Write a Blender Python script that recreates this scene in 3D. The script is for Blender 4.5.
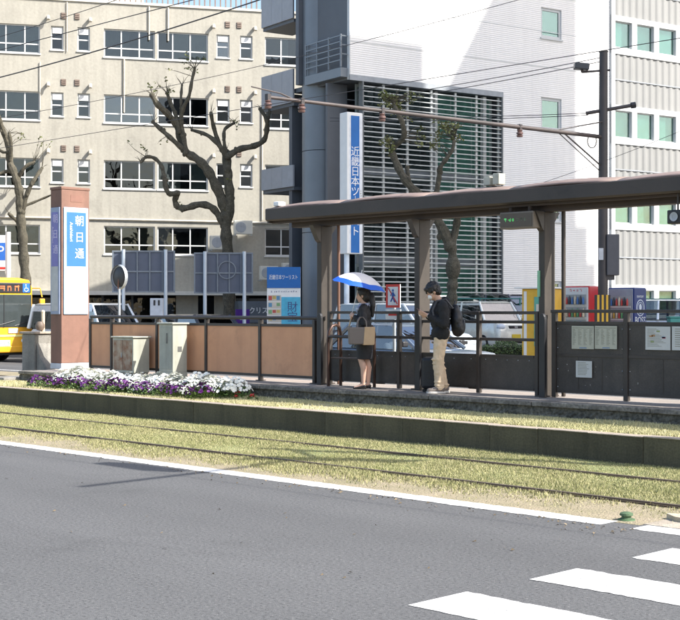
import bpy, bmesh, math, random
import numpy as np
from mathutils import Vector, Matrix
random.seed(7); np.random.seed(7)
for o in list(bpy.data.objects): bpy.data.objects.remove(o)
SC = bpy.context.scene
COL = SC.collection
PI = math.pi
# ------------------------------------------------------------------ camera
F = 1350.0; CAMH = 1.76; HOR = 310.0
A = math.atan2(1340, F)
V = (-math.cos(A), math.sin(A)); R = (math.sin(A), math.cos(A))   # view axis, right axis (X runs along the tram line, Y across it)
cam = bpy.data.cameras.new('camera'); camo = bpy.data.objects.new('camera', cam); COL.objects.link(camo)
camo.location = (0, 0, CAMH)
camo.rotation_euler = (PI/2, 0, math.atan2(-V[0], V[1]))
cam.sensor_fit = 'HORIZONTAL'; cam.sensor_width = 36; cam.lens = 36*F/680
cam.clip_end = 2000; cam.clip_start = .1
SC.camera = camo
# ------------------------------------------------------------------ sky, sun, exposure
SUN = Vector((2.2, 0.86, 2.1)).normalized()
w = bpy.data.worlds.new('World'); SC.world = w; w.use_nodes = True
nt = w.node_tree; bg = nt.nodes['Background']
sky = nt.nodes.new('ShaderNodeTexSky'); sky.sky_type = 'NISHITA'; sky.sun_disc = False
sky.sun_elevation = math.asin(SUN.z); sky.sun_rotation = math.atan2(SUN.x, SUN.y)
sky.air_density = 1.0; sky.dust_density = 2.5; sky.ozone_density = 1.0
nt.links.new(sky.outputs[0], bg.inputs[0]); bg.inputs[1].default_value = 0.15
sl = bpy.data.lights.new('sun', 'SUN'); slo = bpy.data.objects.new('sun', sl); COL.objects.link(slo)
sl.energy = 4.5; sl.angle = math.radians(.53); sl.color = (1, .965, .91)
slo.rotation_euler = (-SUN).to_track_quat('-Z', 'Y').to_euler(); slo.location = (20, 20, 60)
SC.view_settings.view_transform = 'Standard'; SC.view_settings.look = 'None'
SC.view_settings.gamma = 1; SC.view_settings.exposure = 1.0
SC.view_settings.use_curve_mapping = False
SC.render.engine = 'CYCLES'
SC.render.resolution_x = 1024; SC.render.resolution_y = 934

# ------------------------------------------------------------------ measuring helpers (photo pixel -> real place)
def D(x):
    u = (x-340)/F
    return (V[0]+u*R[0], V[1]+u*R[1])
def at(x, y, d):
    q = D(x); return Vector((q[0]*d, q[1]*d, CAMH+(HOR-y)*d/F))
def dY(x, Y): return Y/D(x)[1]
def atY(x, y, Y): return at(x, y, dY(x, Y))
def gnd(x, d, z=0):
    q = D(x); return Vector((q[0]*d, q[1]*d, z))
ROTV = math.atan2(V[1], V[0]) - PI/2      # z-turn that makes local -Y look at the camera and local +X run to the right

# ------------------------------------------------------------------ materials
MATS = {}
def M(name, col, rough=.6, metal=0., var=.14, scale=4., bump=0., bscale=60., rnd=0., spec=.5, col2=None, emis=0., coat=0., streak=0., fine=0., island=0., stain=None):
    if name in MATS: return MATS[name]
    m = bpy.data.materials.new(name); m.use_nodes = True
    n = m.node_tree.nodes; l = m.node_tree.links; p = n['Principled BSDF']
    c2 = col2 or tuple(min(1, c*(1+var)) for c in col)
    c1 = tuple(c*(1-var) for c in col) if not col2 else col
    tc = n.new('ShaderNodeTexCoord')
    no = n.new('ShaderNodeTexNoise'); no.inputs['Scale'].default_value = scale; no.inputs['Detail'].default_value = 6; no.inputs['Roughness'].default_value = .62
    l.new(tc.outputs['Object'], no.inputs['Vector'])
    rp = n.new('ShaderNodeMapRange'); rp.inputs[1].default_value = .3; rp.inputs[2].default_value = .7
    l.new(no.outputs[0], rp.inputs[0])
    mx = n.new('ShaderNodeMix'); mx.data_type = 'RGBA'
    mx.inputs[6].default_value = (*c1, 1); mx.inputs[7].default_value = (*c2, 1)
    l.new(rp.outputs[0], mx.inputs[0])
    out = mx.outputs[2]
    def mul(out, fac):
        k = n.new('ShaderNodeMix'); k.data_type = 'RGBA'; k.blend_type = 'MULTIPLY'; k.inputs[0].default_value = 1
        l.new(out, k.inputs[6]); l.new(fac, k.inputs[7]); return k.outputs[2]
    if streak:
        mp = n.new('ShaderNodeMapping'); mp.inputs['Scale'].default_value = (3.0, 3.0, .16)
        l.new(tc.outputs['Object'], mp.inputs[0])
        s = n.new('ShaderNodeTexNoise'); s.inputs['Scale'].default_value = 1.6; s.inputs['Detail'].default_value = 5
        l.new(mp.outputs[0], s.inputs['Vector'])
        r2 = n.new('ShaderNodeMapRange'); r2.inputs[1].default_value = .42; r2.inputs[2].default_value = .78; r2.inputs[3].default_value = 1; r2.inputs[4].default_value = 1-streak
        l.new(s.outputs[0], r2.inputs[0]); out = mul(out, r2.outputs[0])
    if fine:
        s = n.new('ShaderNodeTexNoise'); s.inputs['Scale'].default_value = bscale; s.inputs['Detail'].default_value = 2
        l.new(tc.outputs['Object'], s.inputs['Vector'])
        r2 = n.new('ShaderNodeMapRange'); r2.inputs[1].default_value = .3; r2.inputs[2].default_value = .7; r2.inputs[3].default_value = 1-fine; r2.inputs[4].default_value = 1+fine
        l.new(s.outputs[0], r2.inputs[0]); out = mul(out, r2.outputs[0])
    if stain:      # sparse dark blotches and runs with soft rims
        for sc_, lo, hi, am in ((stain[0], .56, .74, stain[1]), (stain[0]*4.3, .60, .78, stain[1]*.7)):
            s = n.new('ShaderNodeTexNoise'); s.inputs['Scale'].default_value = sc_; s.inputs['Detail'].default_value = 7; s.inputs['Roughness'].default_value = .7; s.inputs['Distortion'].default_value = .6
            l.new(tc.outputs['Object'], s.inputs['Vector'])
            r2 = n.new('ShaderNodeMapRange'); r2.inputs[1].default_value = lo; r2.inputs[2].default_value = hi; r2.inputs[3].default_value = 1; r2.inputs[4].default_value = 1-am
            l.new(s.outputs[0], r2.inputs[0]); out = mul(out, r2.outputs[0])
    if rnd or island:
        src = n.new('ShaderNodeObjectInfo').outputs['Random'] if rnd else n.new('ShaderNodeNewGeometry').outputs['Random Per Island']
        a = rnd or island
        r3 = n.new('ShaderNodeMapRange'); r3.inputs[3].default_value = 1-a; r3.inputs[4].default_value = 1+a
        l.new(src, r3.inputs[0]); out = mul(out, r3.outputs[0])
    l.new(out, p.inputs['Base Color'])
    rr = n.new('ShaderNodeMapRange'); rr.inputs[3].default_value = max(0, rough-.07); rr.inputs[4].default_value = min(1, rough+.07)
    l.new(no.outputs[0], rr.inputs[0]); l.new(rr.outputs[0], p.inputs['Roughness'])
    p.inputs['Metallic'].default_value = metal; p.inputs['Specular IOR Level'].default_value = spec
    p.inputs['Coat Weight'].default_value = coat
    if emis:
        l.new(out, p.inputs['Emission Color']); p.inputs['Emission Strength'].default_value = emis
    if bump:
        b = n.new('ShaderNodeTexNoise'); b.inputs['Scale'].default_value = bscale; b.inputs['Detail'].default_value = 4
        l.new(tc.outputs['Object'], b.inputs['Vector'])
        bp = n.new('ShaderNodeBump'); bp.inputs['Strength'].default_value = bump; bp.inputs['Distance'].default_value = .02
        l.new(b.outputs[0], bp.inputs['Height']); l.new(bp.outputs[0], p.inputs['Normal'])
    MATS[name] = m; return m
def glass(name, tint=(.5, .55, .55), refl=1.0):
    if name in MATS: return MATS[name]
    m = bpy.data.materials.new(name); m.use_nodes = True
    n = m.node_tree.nodes; l = m.node_tree.links; n.remove(n['Principled BSDF'])
    o = n['Material Output']; t = n.new('ShaderNodeBsdfTransparent'); g = n.new('ShaderNodeBsdfGlossy'); x = n.new('ShaderNodeMixShader')
    t.inputs[0].default_value = (*tint, 1); g.inputs['Roughness'].default_value = .02
    fr = n.new('ShaderNodeFresnel'); fr.inputs[0].default_value = 1.5
    mm = n.new('ShaderNodeMath'); mm.operation = 'MULTIPLY_ADD'; mm.inputs[1].default_value = 1.3*refl; mm.inputs[2].default_value = .03
    tc = n.new('ShaderNodeTexCoord'); no = n.new('ShaderNodeTexNoise'); no.inputs['Scale'].default_value = 1.5
    bp = n.new('ShaderNodeBump'); bp.inputs['Strength'].default_value = .06; bp.inputs['Distance'].default_value = .1
    l.new(tc.outputs['Object'], no.inputs[0]); l.new(no.outputs[0], bp.inputs['Height']); l.new(bp.outputs[0], g.inputs['Normal'])
    l.new(fr.outputs[0], mm.inputs[0]); l.new(mm.outputs[0], x.inputs[0]); l.new(t.outputs[0], x.inputs[1]); l.new(g.outputs[0], x.inputs[2])
    l.new(x.outputs[0], o.inputs[0]); MATS[name] = m; return m

# ------------------------------------------------------------------ mesh helpers
class MB:
    def __init__(s): s.v = []; s.f = []
    def add(s, vs, fs):
        k = len(s.v); s.v += [tuple(p) for p in vs]; s.f += [tuple(i+k for i in f) for f in fs]; return s
    def box(s, x0, x1, y0, y1, z0, z1):
        return s.add([(x0,y0,z0),(x1,y0,z0),(x1,y1,z0),(x0,y1,z0),(x0,y0,z1),(x1,y0,z1),(x1,y1,z1),(x0,y1,z1)],
                     [(0,3,2,1),(4,5,6,7),(0,1,5,4),(1,2,6,5),(2,3,7,6),(3,0,4,7)])
    def prism(s, poly, axis, a, b):     # poly in the two other axes (kept in xyz order)
        n = len(poly); vs = []
        for t in (a, b):
            for p in poly:
                vs.append((t,p[0],p[1]) if axis == 0 else (p[0],t,p[1]) if axis == 1 else (p[0],p[1],t))
        return s.add(vs, [tuple(range(n))[::-1], tuple(range(n, 2*n))] + [(i,(i+1)%n,(i+1)%n+n,i+n) for i in range(n)])
    def tube(s, pts, rads, seg=8, cap=True, squash=None):
        pts = [Vector(p) for p in pts]
        if not isinstance(rads, (list, tuple)): rads = [rads]*len(pts)
        rings = []; up = None
        for i, p in enumerate(pts):
            t = (pts[min(i+1, len(pts)-1)]-pts[max(i-1, 0)])
            t = t.normalized() if t.length > 1e-9 else Vector((0,0,1))
            if up is None: up = Vector((0,0,1)) if abs(t.z) < .9 else Vector((1,0,0))
            a = t.cross(up)
            if a.length < 1e-5: a = t.cross(Vector((.3,1,.2)))
            a.normalize(); b = a.cross(t).normalized(); up = b
            rings.append([p+(a*math.cos(2*PI*k/seg)+b*math.sin(2*PI*k/seg))*rads[i] for k in range(seg)])
        vs = [q for r_ in rings for q in r_]; fs = []
        for i in range(len(rings)-1):
            for k in range(seg):
                a, b = i*seg+k, i*seg+(k+1) % seg
                fs.append((a, a+seg, b+seg, b))
        if cap: fs += [tuple(range(seg)), tuple(range((len(rings)-1)*seg, len(rings)*seg))[::-1]]
        return s.add(vs, fs)
    def cyl(s, p0, p1, r, seg=12): return s.tube([p0, p1], r, seg)
    def lathe(s, prof, seg=16, c=(0,0,0)):   # prof: (r, z)
        vs = []; fs = []; n = len(prof)
        for r_, z in prof:
            for k in range(seg): vs.append((c[0]+r_*math.cos(2*PI*k/seg), c[1]+r_*math.sin(2*PI*k/seg), c[2]+z))
        for i in range(n-1):
            for k in range(seg): fs.append((i*seg+k, i*seg+(k+1) % seg, (i+1)*seg+(k+1) % seg, (i+1)*seg+k))
        return s.add(vs, fs)
    def ball(s, c, r, seg=12, rings=8):
        if not isinstance(r, (list, tuple)): r = (r, r, r)
        vs = [(c[0], c[1], c[2]-r[2])]
        for i in range(1, rings):
            t = PI*i/rings
            for k in range(seg):
                a = 2*PI*k/seg; vs.append((c[0]+r[0]*math.sin(t)*math.cos(a), c[1]+r[1]*math.sin(t)*math.sin(a), c[2]-r[2]*math.cos(t)))
        vs.append((c[0], c[1], c[2]+r[2])); fs = []; L = len(vs)-1
        for k in range(seg):
            fs.append((0, 1+(k+1) % seg, 1+k)); fs.append((L, L-seg+k, L-seg+(k+1) % seg))
            for i in range(rings-2): a = 1+i*seg; fs.append((a+k, a+(k+1) % seg, a+seg+(k+1) % seg, a+seg+k))
        return s.add(vs, fs)
    def cap(s, p0, p1, r0, r1, seg=12):      # tapered capsule
        s.tube([p0, p1], [r0, r1], seg); s.ball(p0, r0, seg); s.ball(p1, r1, seg); return s
    def xf(s, m):
        s.v = [tuple(m @ Vector(p)) for p in s.v]; return s
    def build(s, name, mat, parent=None, smooth=False, bevel=0, kind=None, fix=False):
        me = bpy.data.meshes.new(name); me.from_pydata(s.v, [], s.f); me.update()
        if fix:
            b = bmesh.new(); b.from_mesh(me); bmesh.ops.recalc_face_normals(b, faces=b.faces); b.to_mesh(me); b.free()
        o = bpy.data.objects.new(name, me); COL.objects.link(o); me.materials.append(mat)
        if smooth: me.shade_smooth(); me.set_sharp_from_angle(angle=math.radians(38))
        if bevel:
            md = o.modifiers.new('b', 'BEVEL'); md.width = bevel; md.segments = 2; md.limit_method = 'ANGLE'
        if parent: o.parent = parent
        if kind: o['kind'] = kind
        return o
def thing(name, label, cat, loc=(0,0,0), rz=0, group=None):
    o = bpy.data.objects.new(name, None); COL.objects.link(o); o.empty_display_size = .2
    o.location = loc; o.rotation_euler = (0,0,rz); o['label'] = label; o['category'] = cat
    if group: o['group'] = group
    return o
def tag(o, label, cat, group=None):
    o['label'] = label; o['category'] = cat
    if group: o['group'] = group
    return o
def struct(o): o['kind'] = 'structure'; return o
def inst(src, parent, loc=None, rot=None, scale=None, name=None):
    c = src.copy(); COL.objects.link(c); c.parent = parent
    if name: c.name = name
    if loc is not None: c.location = loc
    if rot is not None: c.rotation_euler = rot
    if scale is not None: c.scale = scale
    return c
def copy_tree(o, parent=None):
    c = o.copy(); COL.objects.link(c); c.parent = parent
    for ch in list(o.children): copy_tree(ch, c)
    return c
def text(body, name, mat, parent, loc, size, rot=(PI/2,0,0), ext=.003, lines=1.0, sx=1.0, align='CENTER', bold=0.):
    c = bpy.data.curves.new(name, 'FONT'); c.body = body; c.size = size; c.align_x = align; c.align_y = 'CENTER'; c.extrude = ext; c.space_line = lines; c.resolution_u = 3; c.offset = bold
    t = bpy.data.objects.new('t', c); COL.objects.link(t)
    dg = bpy.context.evaluated_depsgraph_get(); dg.update()
    me = bpy.data.meshes.new_from_object(t.evaluated_get(dg)); bpy.data.objects.remove(t)
    o = bpy.data.objects.new(name, me); COL.objects.link(o); me.materials.clear(); me.materials.append(mat)
    o.parent = parent; o.location = loc; o.rotation_euler = rot; o.scale = (sx, 1, 1); return o
def strokes(name, mat, parent, loc, n, size, rot=(PI/2,0,0), sx=1.0):
    """a row of small print too fine to read: short bars grouped like characters"""
    b = MB()
    for i in range(n):
        x0 = (i-(n-1)/2)*size*1.15*sx
        for k in range(4):
            if random.random() < .6: y = random.uniform(-.4,.4)*size; b.box(x0-.38*size*sx, x0+random.uniform(.1,.4)*size*sx, y-.05*size, y+.05*size, 0, .002)
            else: x = x0+random.uniform(-.35,.35)*size*sx; b.box(x-.05*size, x+.05*size, -.4*size, random.uniform(0,.42)*size, 0, .0022)
    o = b.build(name, mat, parent, kind='stuff'); o.location = loc; o.rotation_euler = rot; return o
def remesh(mb, name, mat, parent=None, voxel=.012, it=4, folds=0., fsize=.07):
    o = mb.build('tmp', mat); m = o.modifiers.new('r', 'REMESH'); m.mode = 'VOXEL'; m.voxel_size = voxel
    k = o.modifiers.new('s', 'SMOOTH'); k.factor = .5; k.iterations = it
    if folds:          # cloth creases
        tx = bpy.data.textures.new(name, 'CLOUDS'); tx.noise_scale = fsize; tx.noise_depth = 2; dm = o.modifiers.new('d', 'DISPLACE'); dm.texture = tx; dm.strength = folds; dm.mid_level = .5; dm.texture_coords = 'LOCAL'
    dg = bpy.context.evaluated_depsgraph_get(); dg.update()
    me = bpy.data.meshes.new_from_object(o.evaluated_get(dg)); bpy.data.objects.remove(o)
    r_ = bpy.data.objects.new(name, me); COL.objects.link(r_); me.materials.clear(); me.materials.append(mat); me.shade_smooth()
    if parent: r_.parent = parent
    return r_
class Facade:
    """a vertical wall plane; local x runs right along it, local y runs into the building"""
    def __init__(s, nv, nr, c):
        L = math.hypot(nv, nr); s.nv, s.nr, s.c = nv/L, nr/L, c
        s.n = Vector((s.nv*V[0]+s.nr*R[0], s.nv*V[1]+s.nr*R[1], 0)); s.t = Vector((-s.n.y, s.n.x, 0))
        if s.t.dot(Vector((R[0], R[1], 0))) < 0: s.t = -s.t
        s.o = Vector((s.n.x*c, s.n.y*c, 0)); s.rz = math.atan2(s.t.y, s.t.x)
    def d(s, x): return s.c/(s.nv+s.nr*(x-340)/F)
    def u(s, x):
        d = s.d(x); q = D(x); return (Vector((q[0]*d, q[1]*d, 0))-s.o).dot(s.t)
    def z(s, x, y): return CAMH+(HOR-y)*s.d(x)/F
    def loc(s, p): q = Vector(p)-s.o; return Vector((q.dot(s.t), q.dot(-s.n), q.z))
def holes_wall(mb, u0, u1, z0, z1, ops, th=.3):
    us = sorted({u0, u1, *[v for o in ops for v in o[:2]]}); zs = sorted({z0, z1, *[v for o in ops for v in o[2:4]]})
    us = [q for q in us if u0 <= q <= u1]; zs = [q for q in zs if z0 <= q <= z1]
    for j in range(len(zs)-1):
        zc = (zs[j]+zs[j+1])/2; run = None
        for i in range(len(us)-1):
            uc = (us[i]+us[i+1])/2
            hole = any(o[0] < uc < o[1] and o[2] < zc < o[3] for o in ops)
            if not hole: run = us[i] if run is None else run
            if run is not None and (hole or i == len(us)-2):
                e = us[i] if hole else us[i+1]
                mb.add([(run,0,zs[j]),(e,0,zs[j]),(e,0,zs[j+1]),(run,0,zs[j+1])], [(0,1,2,3)]); run = None
    for a, b, c, d in [o[:4] for o in ops]:
        mb.add([(a,0,c),(b,0,c),(b,0,d),(a,0,d),(a,th,c),(b,th,c),(b,th,d),(a,th,d)], [(0,4,5,1),(3,2,6,7),(0,3,7,4),(1,5,6,2)])
def window(root, a, b, c, d, mull=(), trans=None, fm=None, gm=None, set_=.1, fw=.05, curtains=(), cm=None, sill=True):
    g = MB(); y0, y1 = set_, set_+.06
    g.box(a,b,y0,y1,c,c+fw).box(a,b,y0,y1,d-fw,d).box(a,a+fw,y0,y1,c+fw,d-fw).box(b-fw,b,y0,y1,c+fw,d-fw)
    for m_ in mull: g.box(m_-fw/2,m_+fw/2,y0+.003,y1+.003,c+fw,d-fw)
    if trans: g.box(a+fw,b-fw,y0+.006,y1-.006,trans-fw/2,trans+fw/2)
    o = g.build('window', fm, root)
    xs = [a+fw]+[v for m_ in mull for v in (m_-fw/2, m_+fw/2)]+[b-fw]
    zs = [c+fw, d-fw] if not trans else [c+fw, trans-fw/2, trans+fw/2, d-fw]
    for i in range(0, len(xs), 2):
        for j in range(0, len(zs), 2):
            MB().box(xs[i]-.01,xs[i+1]+.01,y0+.025,y0+.035,zs[j]-.01,zs[j+1]+.01).build('pane', gm, o)
    for (p, q, bot) in curtains:
        k = max(2, int((q-p)/.09)); cv = MB(); vs = []
        for i in range(k+1):
            x = p+(q-p)*i/k; yy = set_+.085+(.03 if i % 2 else 0)
            vs += [(x,yy,bot),(x,yy,d)]
        cv.add(vs, [(2*i,2*i+2,2*i+3,2*i+1) for i in range(k)]); cv.build('curtain', cm, o, smooth=True)
    if sill: MB().box(a-.04,b+.04,-.05,set_-.004,c-.06,c-.003).build('sill', fm, o)
    return o
# ------------------------------------------------------------------ common materials
brown = M('dark brown paint', (.045,.036,.030), .45, var=.25, scale=3, bump=.08, bscale=90)
brownw = M('worn brown paint', (.066,.056,.046), .6, var=.3, scale=2.2, bump=.12, bscale=60, fine=.15, streak=.25)
postm = M('weathered taupe post', (.050,.041,.033), .6, var=.18, scale=5, bump=.1, streak=.2)
conc = M('weathered concrete', (.25,.235,.205), .85, var=.22, scale=2.5, bump=.35, bscale=45, streak=.3, fine=.12)
concd = M('dark rough concrete', (.07,.066,.055), .95, col2=(.20,.185,.15), scale=4.5, bump=1.0, bscale=22, fine=.45)
edgem = M('worn edge concrete', (.11,.10,.085), .92, col2=(.27,.245,.205), scale=4.5, bump=.8, bscale=24, fine=.35, stain=(3,.5))
kerbm = M('mossy kerb concrete', (.070,.062,.038), .9, col2=(.115,.103,.064), scale=2.0, bump=.4, bscale=40, fine=.2, rnd=.12, streak=.35, stain=(2.2,.35))
capm = M('kerb top', (.36,.30,.24), .85, var=.2, scale=4, bump=.3, fine=.2)
steel = M('galvanised steel', (.45,.48,.50), .42, metal=.6, var=.1)
white = M('white paint', (.78,.78,.76), .5, var=.05, scale=3)
black = M('black plastic', (.018,.018,.02), .45, var=.2)
rubber = M('tyre rubber', (.02,.02,.02), .85)
gl = glass('window glass', (.55,.6,.6)); gld = glass('tinted glass', (.22,.25,.26))
darkroom = M('dark interior', (.035,.038,.04), .9)
greybox = M('grey sheet metal', (.40,.42,.44), .5, var=.08, streak=.15)

# asphalt with pale aggregate
def asphalt(name, c=.110):
    m = M(name, (c,c,c*1.0), .9, stain=(.55,.22), var=.08, scale=.35, bump=.55, bscale=170, fine=.0)
    n = m.node_tree.nodes; l = m.node_tree.links; p = n['Principled BSDF']
    src = p.inputs['Base Color'].links[0].from_socket
    tc = n.new('ShaderNodeTexCoord'); vo = n.new('ShaderNodeTexNoise'); vo.inputs['Scale'].default_value = 42; vo.inputs['Detail'].default_value = 3; vo.inputs['Roughness'].default_value = .75
    l.new(tc.outputs['Object'], vo.inputs['Vector'])
    r = n.new('ShaderNodeValToRGB'); e = r.color_ramp.elements
    e[0].position = .34; e[0].color = (.35,.35,.35,1); e[1].position = .46; e[1].color = (.92,.92,.92,1)
    k = e.new(.60); k.color = (1.05,1.05,1.04,1); k = e.new(.70); k.color = (1.9,1.87,1.8,1)
    l.new(vo.outputs[0], r.inputs[0])
    k = n.new('ShaderNodeMix'); k.data_type = 'RGBA'; k.blend_type = 'MULTIPLY'; k.inputs[0].default_value = 1
    l.new(src, k.inputs[6]); l.new(r.outputs[0], k.inputs[7])
    # long wheel tracks along the lane
    mp = n.new('ShaderNodeMapping'); mp.inputs['Scale'].default_value = (.05, 1.1, 1); l.new(tc.outputs['Object'], mp.inputs[0])
    s = n.new('ShaderNodeTexNoise'); s.inputs['Scale'].default_value = 1; s.inputs['Detail'].default_value = 3; l.new(mp.outputs[0], s.inputs['Vector'])
    r2 = n.new('ShaderNodeMapRange'); r2.inputs[1].default_value = .3; r2.inputs[2].default_value = .7; r2.inputs[3].default_value = .92; r2.inputs[4].default_value = 1.06
    l.new(s.outputs[0], r2.inputs[0])
    k2 = n.new('ShaderNodeMix'); k2.data_type = 'RGBA'; k2.blend_type = 'MULTIPLY'; k2.inputs[0].default_value = 1
    l.new(k.outputs[2], k2.inputs[6]); l.new(r2.outputs[0], k2.inputs[7]); l.new(k2.outputs[2], p.inputs['Base Color']); return m
asph = asphalt('asphalt')
paint = M('road paint', (.66,.66,.64), .7, col2=(.54,.53,.51), scale=5, bump=.3, bscale=150, fine=.10, stain=(1.3,.3))
def chip(m):       # tyre-worn pits where the asphalt shows through
    n = m.node_tree.nodes; l = m.node_tree.links; p = n['Principled BSDF']; src = p.inputs['Base Color'].links[0].from_socket
    tc = n.new('ShaderNodeTexCoord'); s = n.new('ShaderNodeTexNoise'); s.inputs['Scale'].default_value = 22; s.inputs['Detail'].default_value = 8; s.inputs['Roughness'].default_value = .8; l.new(tc.outputs['Object'], s.inputs['Vector'])
    r = n.new('ShaderNodeMapRange'); r.inputs[1].default_value = .555; r.inputs[2].default_value = .62; l.new(s.outputs[0], r.inputs[0])
    k = n.new('ShaderNodeMix'); k.data_type = 'RGBA'; k.inputs[7].default_value = (.16,.16,.16,1); l.new(r.outputs[0], k.inputs[0]); l.new(src, k.inputs[6]); l.new(k.outputs[2], p.inputs['Base Color'])
chip(paint)

def sheet(name, x0, x1, y0, y1, z, mat, nx=1, ny=1):
    b = MB(); vs = [(x0+(x1-x0)*i/nx, y0+(y1-y0)*j/ny, z) for j in range(ny+1) for i in range(nx+1)]
    b.add(vs, [(j*(nx+1)+i, j*(nx+1)+i+1, (j+1)*(nx+1)+i+1, (j+1)*(nx+1)+i) for j in range(ny) for i in range(nx)])
    return struct(b.build(name, mat))
# ------------------------------------------------------------------ ground
sheet('ground', -500, 300, -300, 500, -.03, M('far ground', (.2,.19,.17), .9))
sheet('road', -160, 120, -14, 9.9, 0, asph)
sheet('far_road', -160, 120, 20.3, 30.2, .002, asph)
struct(MB().box(-160, 120, 30.2, 33.0, 0, .15).build('pavement', M('far paving', (.34,.32,.29), .85, var=.15, bump=.2)))
struct(MB().box(-27.5, 60, 33.0, 70, 0, .42).build('forecourt', M('forecourt paving', (.25,.24,.23), .85, var=.15)))
dirt = M('sandy dirt', (.33,.27,.185), .95, col2=(.22,.195,.11), scale=2.4, bump=.9, bscale=55, fine=.4, stain=(2.5,.25))
sheet('track_bed', -160, -6.1, 9.5, 13.2, .0018, dirt)
sheet('far_track_bed', -160, 120, 16.35, 20.3, .012, dirt)
struct(MB().box(-6.1, 120, 9.56, 13.2, -.02, .006).build('crossing_slab', M('crossing concrete', (.40,.35,.28), .9, col2=(.26,.22,.17), scale=3, bump=.5, fine=.2)))
# painted markings, wavering by a few millimetres at their edges
def stripe(name, x0, x1, y0, y1, z=.0035):
    b = MB(); n = max(2, int((x1-x0)/.05)); vs = []
    for i in range(n+1):
        x = x0+(x1-x0)*i/n; vs += [(x, y0+random.gauss(0,.007), z), (x, y1+random.gauss(0,.007), z)]
    b.add(vs, [(2*i, 2*i+2, 2*i+3, 2*i+1) for i in range(n)]); return struct(b.build(name, paint))
stripe('edge_line', -90, -6.34, 9.29, 9.545)
stripe('edge_line', -6.05, 4, 9.29, 9.545)
for k in range(-1, 3): stripe('crossing_stripe', -5.42+.04*k, 2.5, 5.95+1.135*k, 6.49+1.13*k)
stripe('far_edge_line', -90, 60, 20.8, 20.95, .008)
# grit, leaf bits and pale chips along the edge of the lane
b = MB()
for i in range(520):
    x = -6-34*random.random()**1.6; y = 9.27-abs(random.gauss(0,.16)) if random.random() < .75 else random.uniform(5.5,9.2); r = random.uniform(.006,.022); a = random.uniform(0,6.28); z = .009
    b.add([(x+r*math.cos(a),y+r*math.sin(a),z-.006),(x+r*math.cos(a+2.1),y+r*math.sin(a+2.1),z),(x+r*.8*math.cos(a+3.9),y+r*.8*math.sin(a+3.9),z+.008)], [(0,1,2)])
o = b.build('road_grit', M('grit', (.16,.12,.07), .9, island=.6), None, kind='stuff'); o['label'] = 'scattered grit and leaf bits along the lane edge'; o['category'] = 'grit'
# ------------------------------------------------------------------ rails
railm = M('worn rail steel', (.095,.062,.038), .7, metal=.1, col2=(.06,.045,.03), scale=3)
railtop = M('polished rail head', (.22,.18,.14), .45, metal=.5)
for nm, Y, lab in (('tram_rail', 10.60, 'tram rail sunk in the turf, the one nearer the asphalt'), ('tram_rail', 12.09, 'tram rail sunk in the turf, the one nearer the dark kerb'),
                   ('tram_rail', 17.4, 'rail of the far track just behind the platform fence'), ('tram_rail', 18.88, 'rail of the far track on its road side')):
    t = thing(nm, lab, 'rail', (-30, Y, 0), group='tram rails')
    MB().box(-70, 80, -.026, .026, .0, .026).build('rail_head', railm, t, bevel=.006)
    MB().box(-70, 80, -.012, .012, .0262, .0275).build('running_surface', railtop, t)
    MB().box(-70, 80, -.075, -.06, 0, .018).build('guard_flange', railm, t)
# ------------------------------------------------------------------ turf
def blades(name, n, fx, fz, hmin, hmax, mat, wid=.010, label=None):
    xy = fx(n); n = len(xy)
    h = np.random.uniform(hmin, hmax, n)*(1+.55*clump(xy, .8)+.9*(np.random.rand(n) < .012)); an = np.random.uniform(0, 2*PI, n); ln = np.random.uniform(0, .8, n)*h; la = np.random.uniform(0, 2*PI, n)
    z = fz(xy); ww = wid*np.random.uniform(.6, 1.5, n)
    co = np.zeros((n, 3, 3), np.float32)
    co[:,0,0] = xy[:,0]-np.cos(an)*ww; co[:,0,1] = xy[:,1]-np.sin(an)*ww; co[:,0,2] = z
    co[:,1,0] = xy[:,0]+np.cos(an)*ww; co[:,1,1] = xy[:,1]+np.sin(an)*ww; co[:,1,2] = z
    co[:,2,0] = xy[:,0]+np.cos(la)*ln; co[:,2,1] = xy[:,1]+np.sin(la)*ln; co[:,2,2] = z+h
    me = bpy.data.meshes.new(name); me.vertices.add(3*n); me.vertices.foreach_set('co', co.ravel())
    me.loops.add(3*n); me.loops.foreach_set('vertex_index', np.arange(3*n, dtype=np.int32)); me.polygons.add(n)
    me.polygons.foreach_set('loop_start', np.arange(0, 3*n, 3, dtype=np.int32)); me.update(); me.validate()
    me.materials.append(mat); o = bpy.data.objects.new(name, me); COL.objects.link(o); o['kind'] = 'stuff'
    if label: o['label'] = label; o['category'] = 'grass'
    return o
def turf(name, c1, c2, c3):
    m = M(name, c1, .75, col2=c2, scale=.9, island=.4, spec=.2)
    n = m.node_tree.nodes; l = m.node_tree.links; p = n['Principled BSDF']; src = p.inputs['Base Color'].links[0].from_socket
    g = n.new('ShaderNodeNewGeometry'); k = n.new('ShaderNodeMix'); k.data_type = 'RGBA'; k.inputs[7].default_value = (*c3, 1)
    r = n.new('ShaderNodeMapRange'); r.inputs[1].default_value = .55; r.inputs[2].default_value = .95; l.new(g.outputs['Random Per Island'], r.inputs[0])
    l.new(r.outputs[0], k.inputs[0]); l.new(src, k.inputs[6]); l.new(k.outputs[2], p.inputs['Base Color']); return m
tf = turf('spring turf', (.24,.255,.10), (.34,.32,.155), (.45,.40,.24)); tf2 = turf('straw turf', (.44,.43,.21), (.52,.48,.27), (.60,.54,.34))
def clump(xy, s=1.0):     # cheap smooth field that thins and thickens the sward
    return (np.sin(xy[:,0]*2.1*s+np.sin(xy[:,1]*3.1*s)*1.7)+np.sin(xy[:,0]*.7*s-xy[:,1]*2.3*s+1.3)+np.sin(xy[:,0]*5.3*s+xy[:,1]*4.7*s))/3
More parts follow.
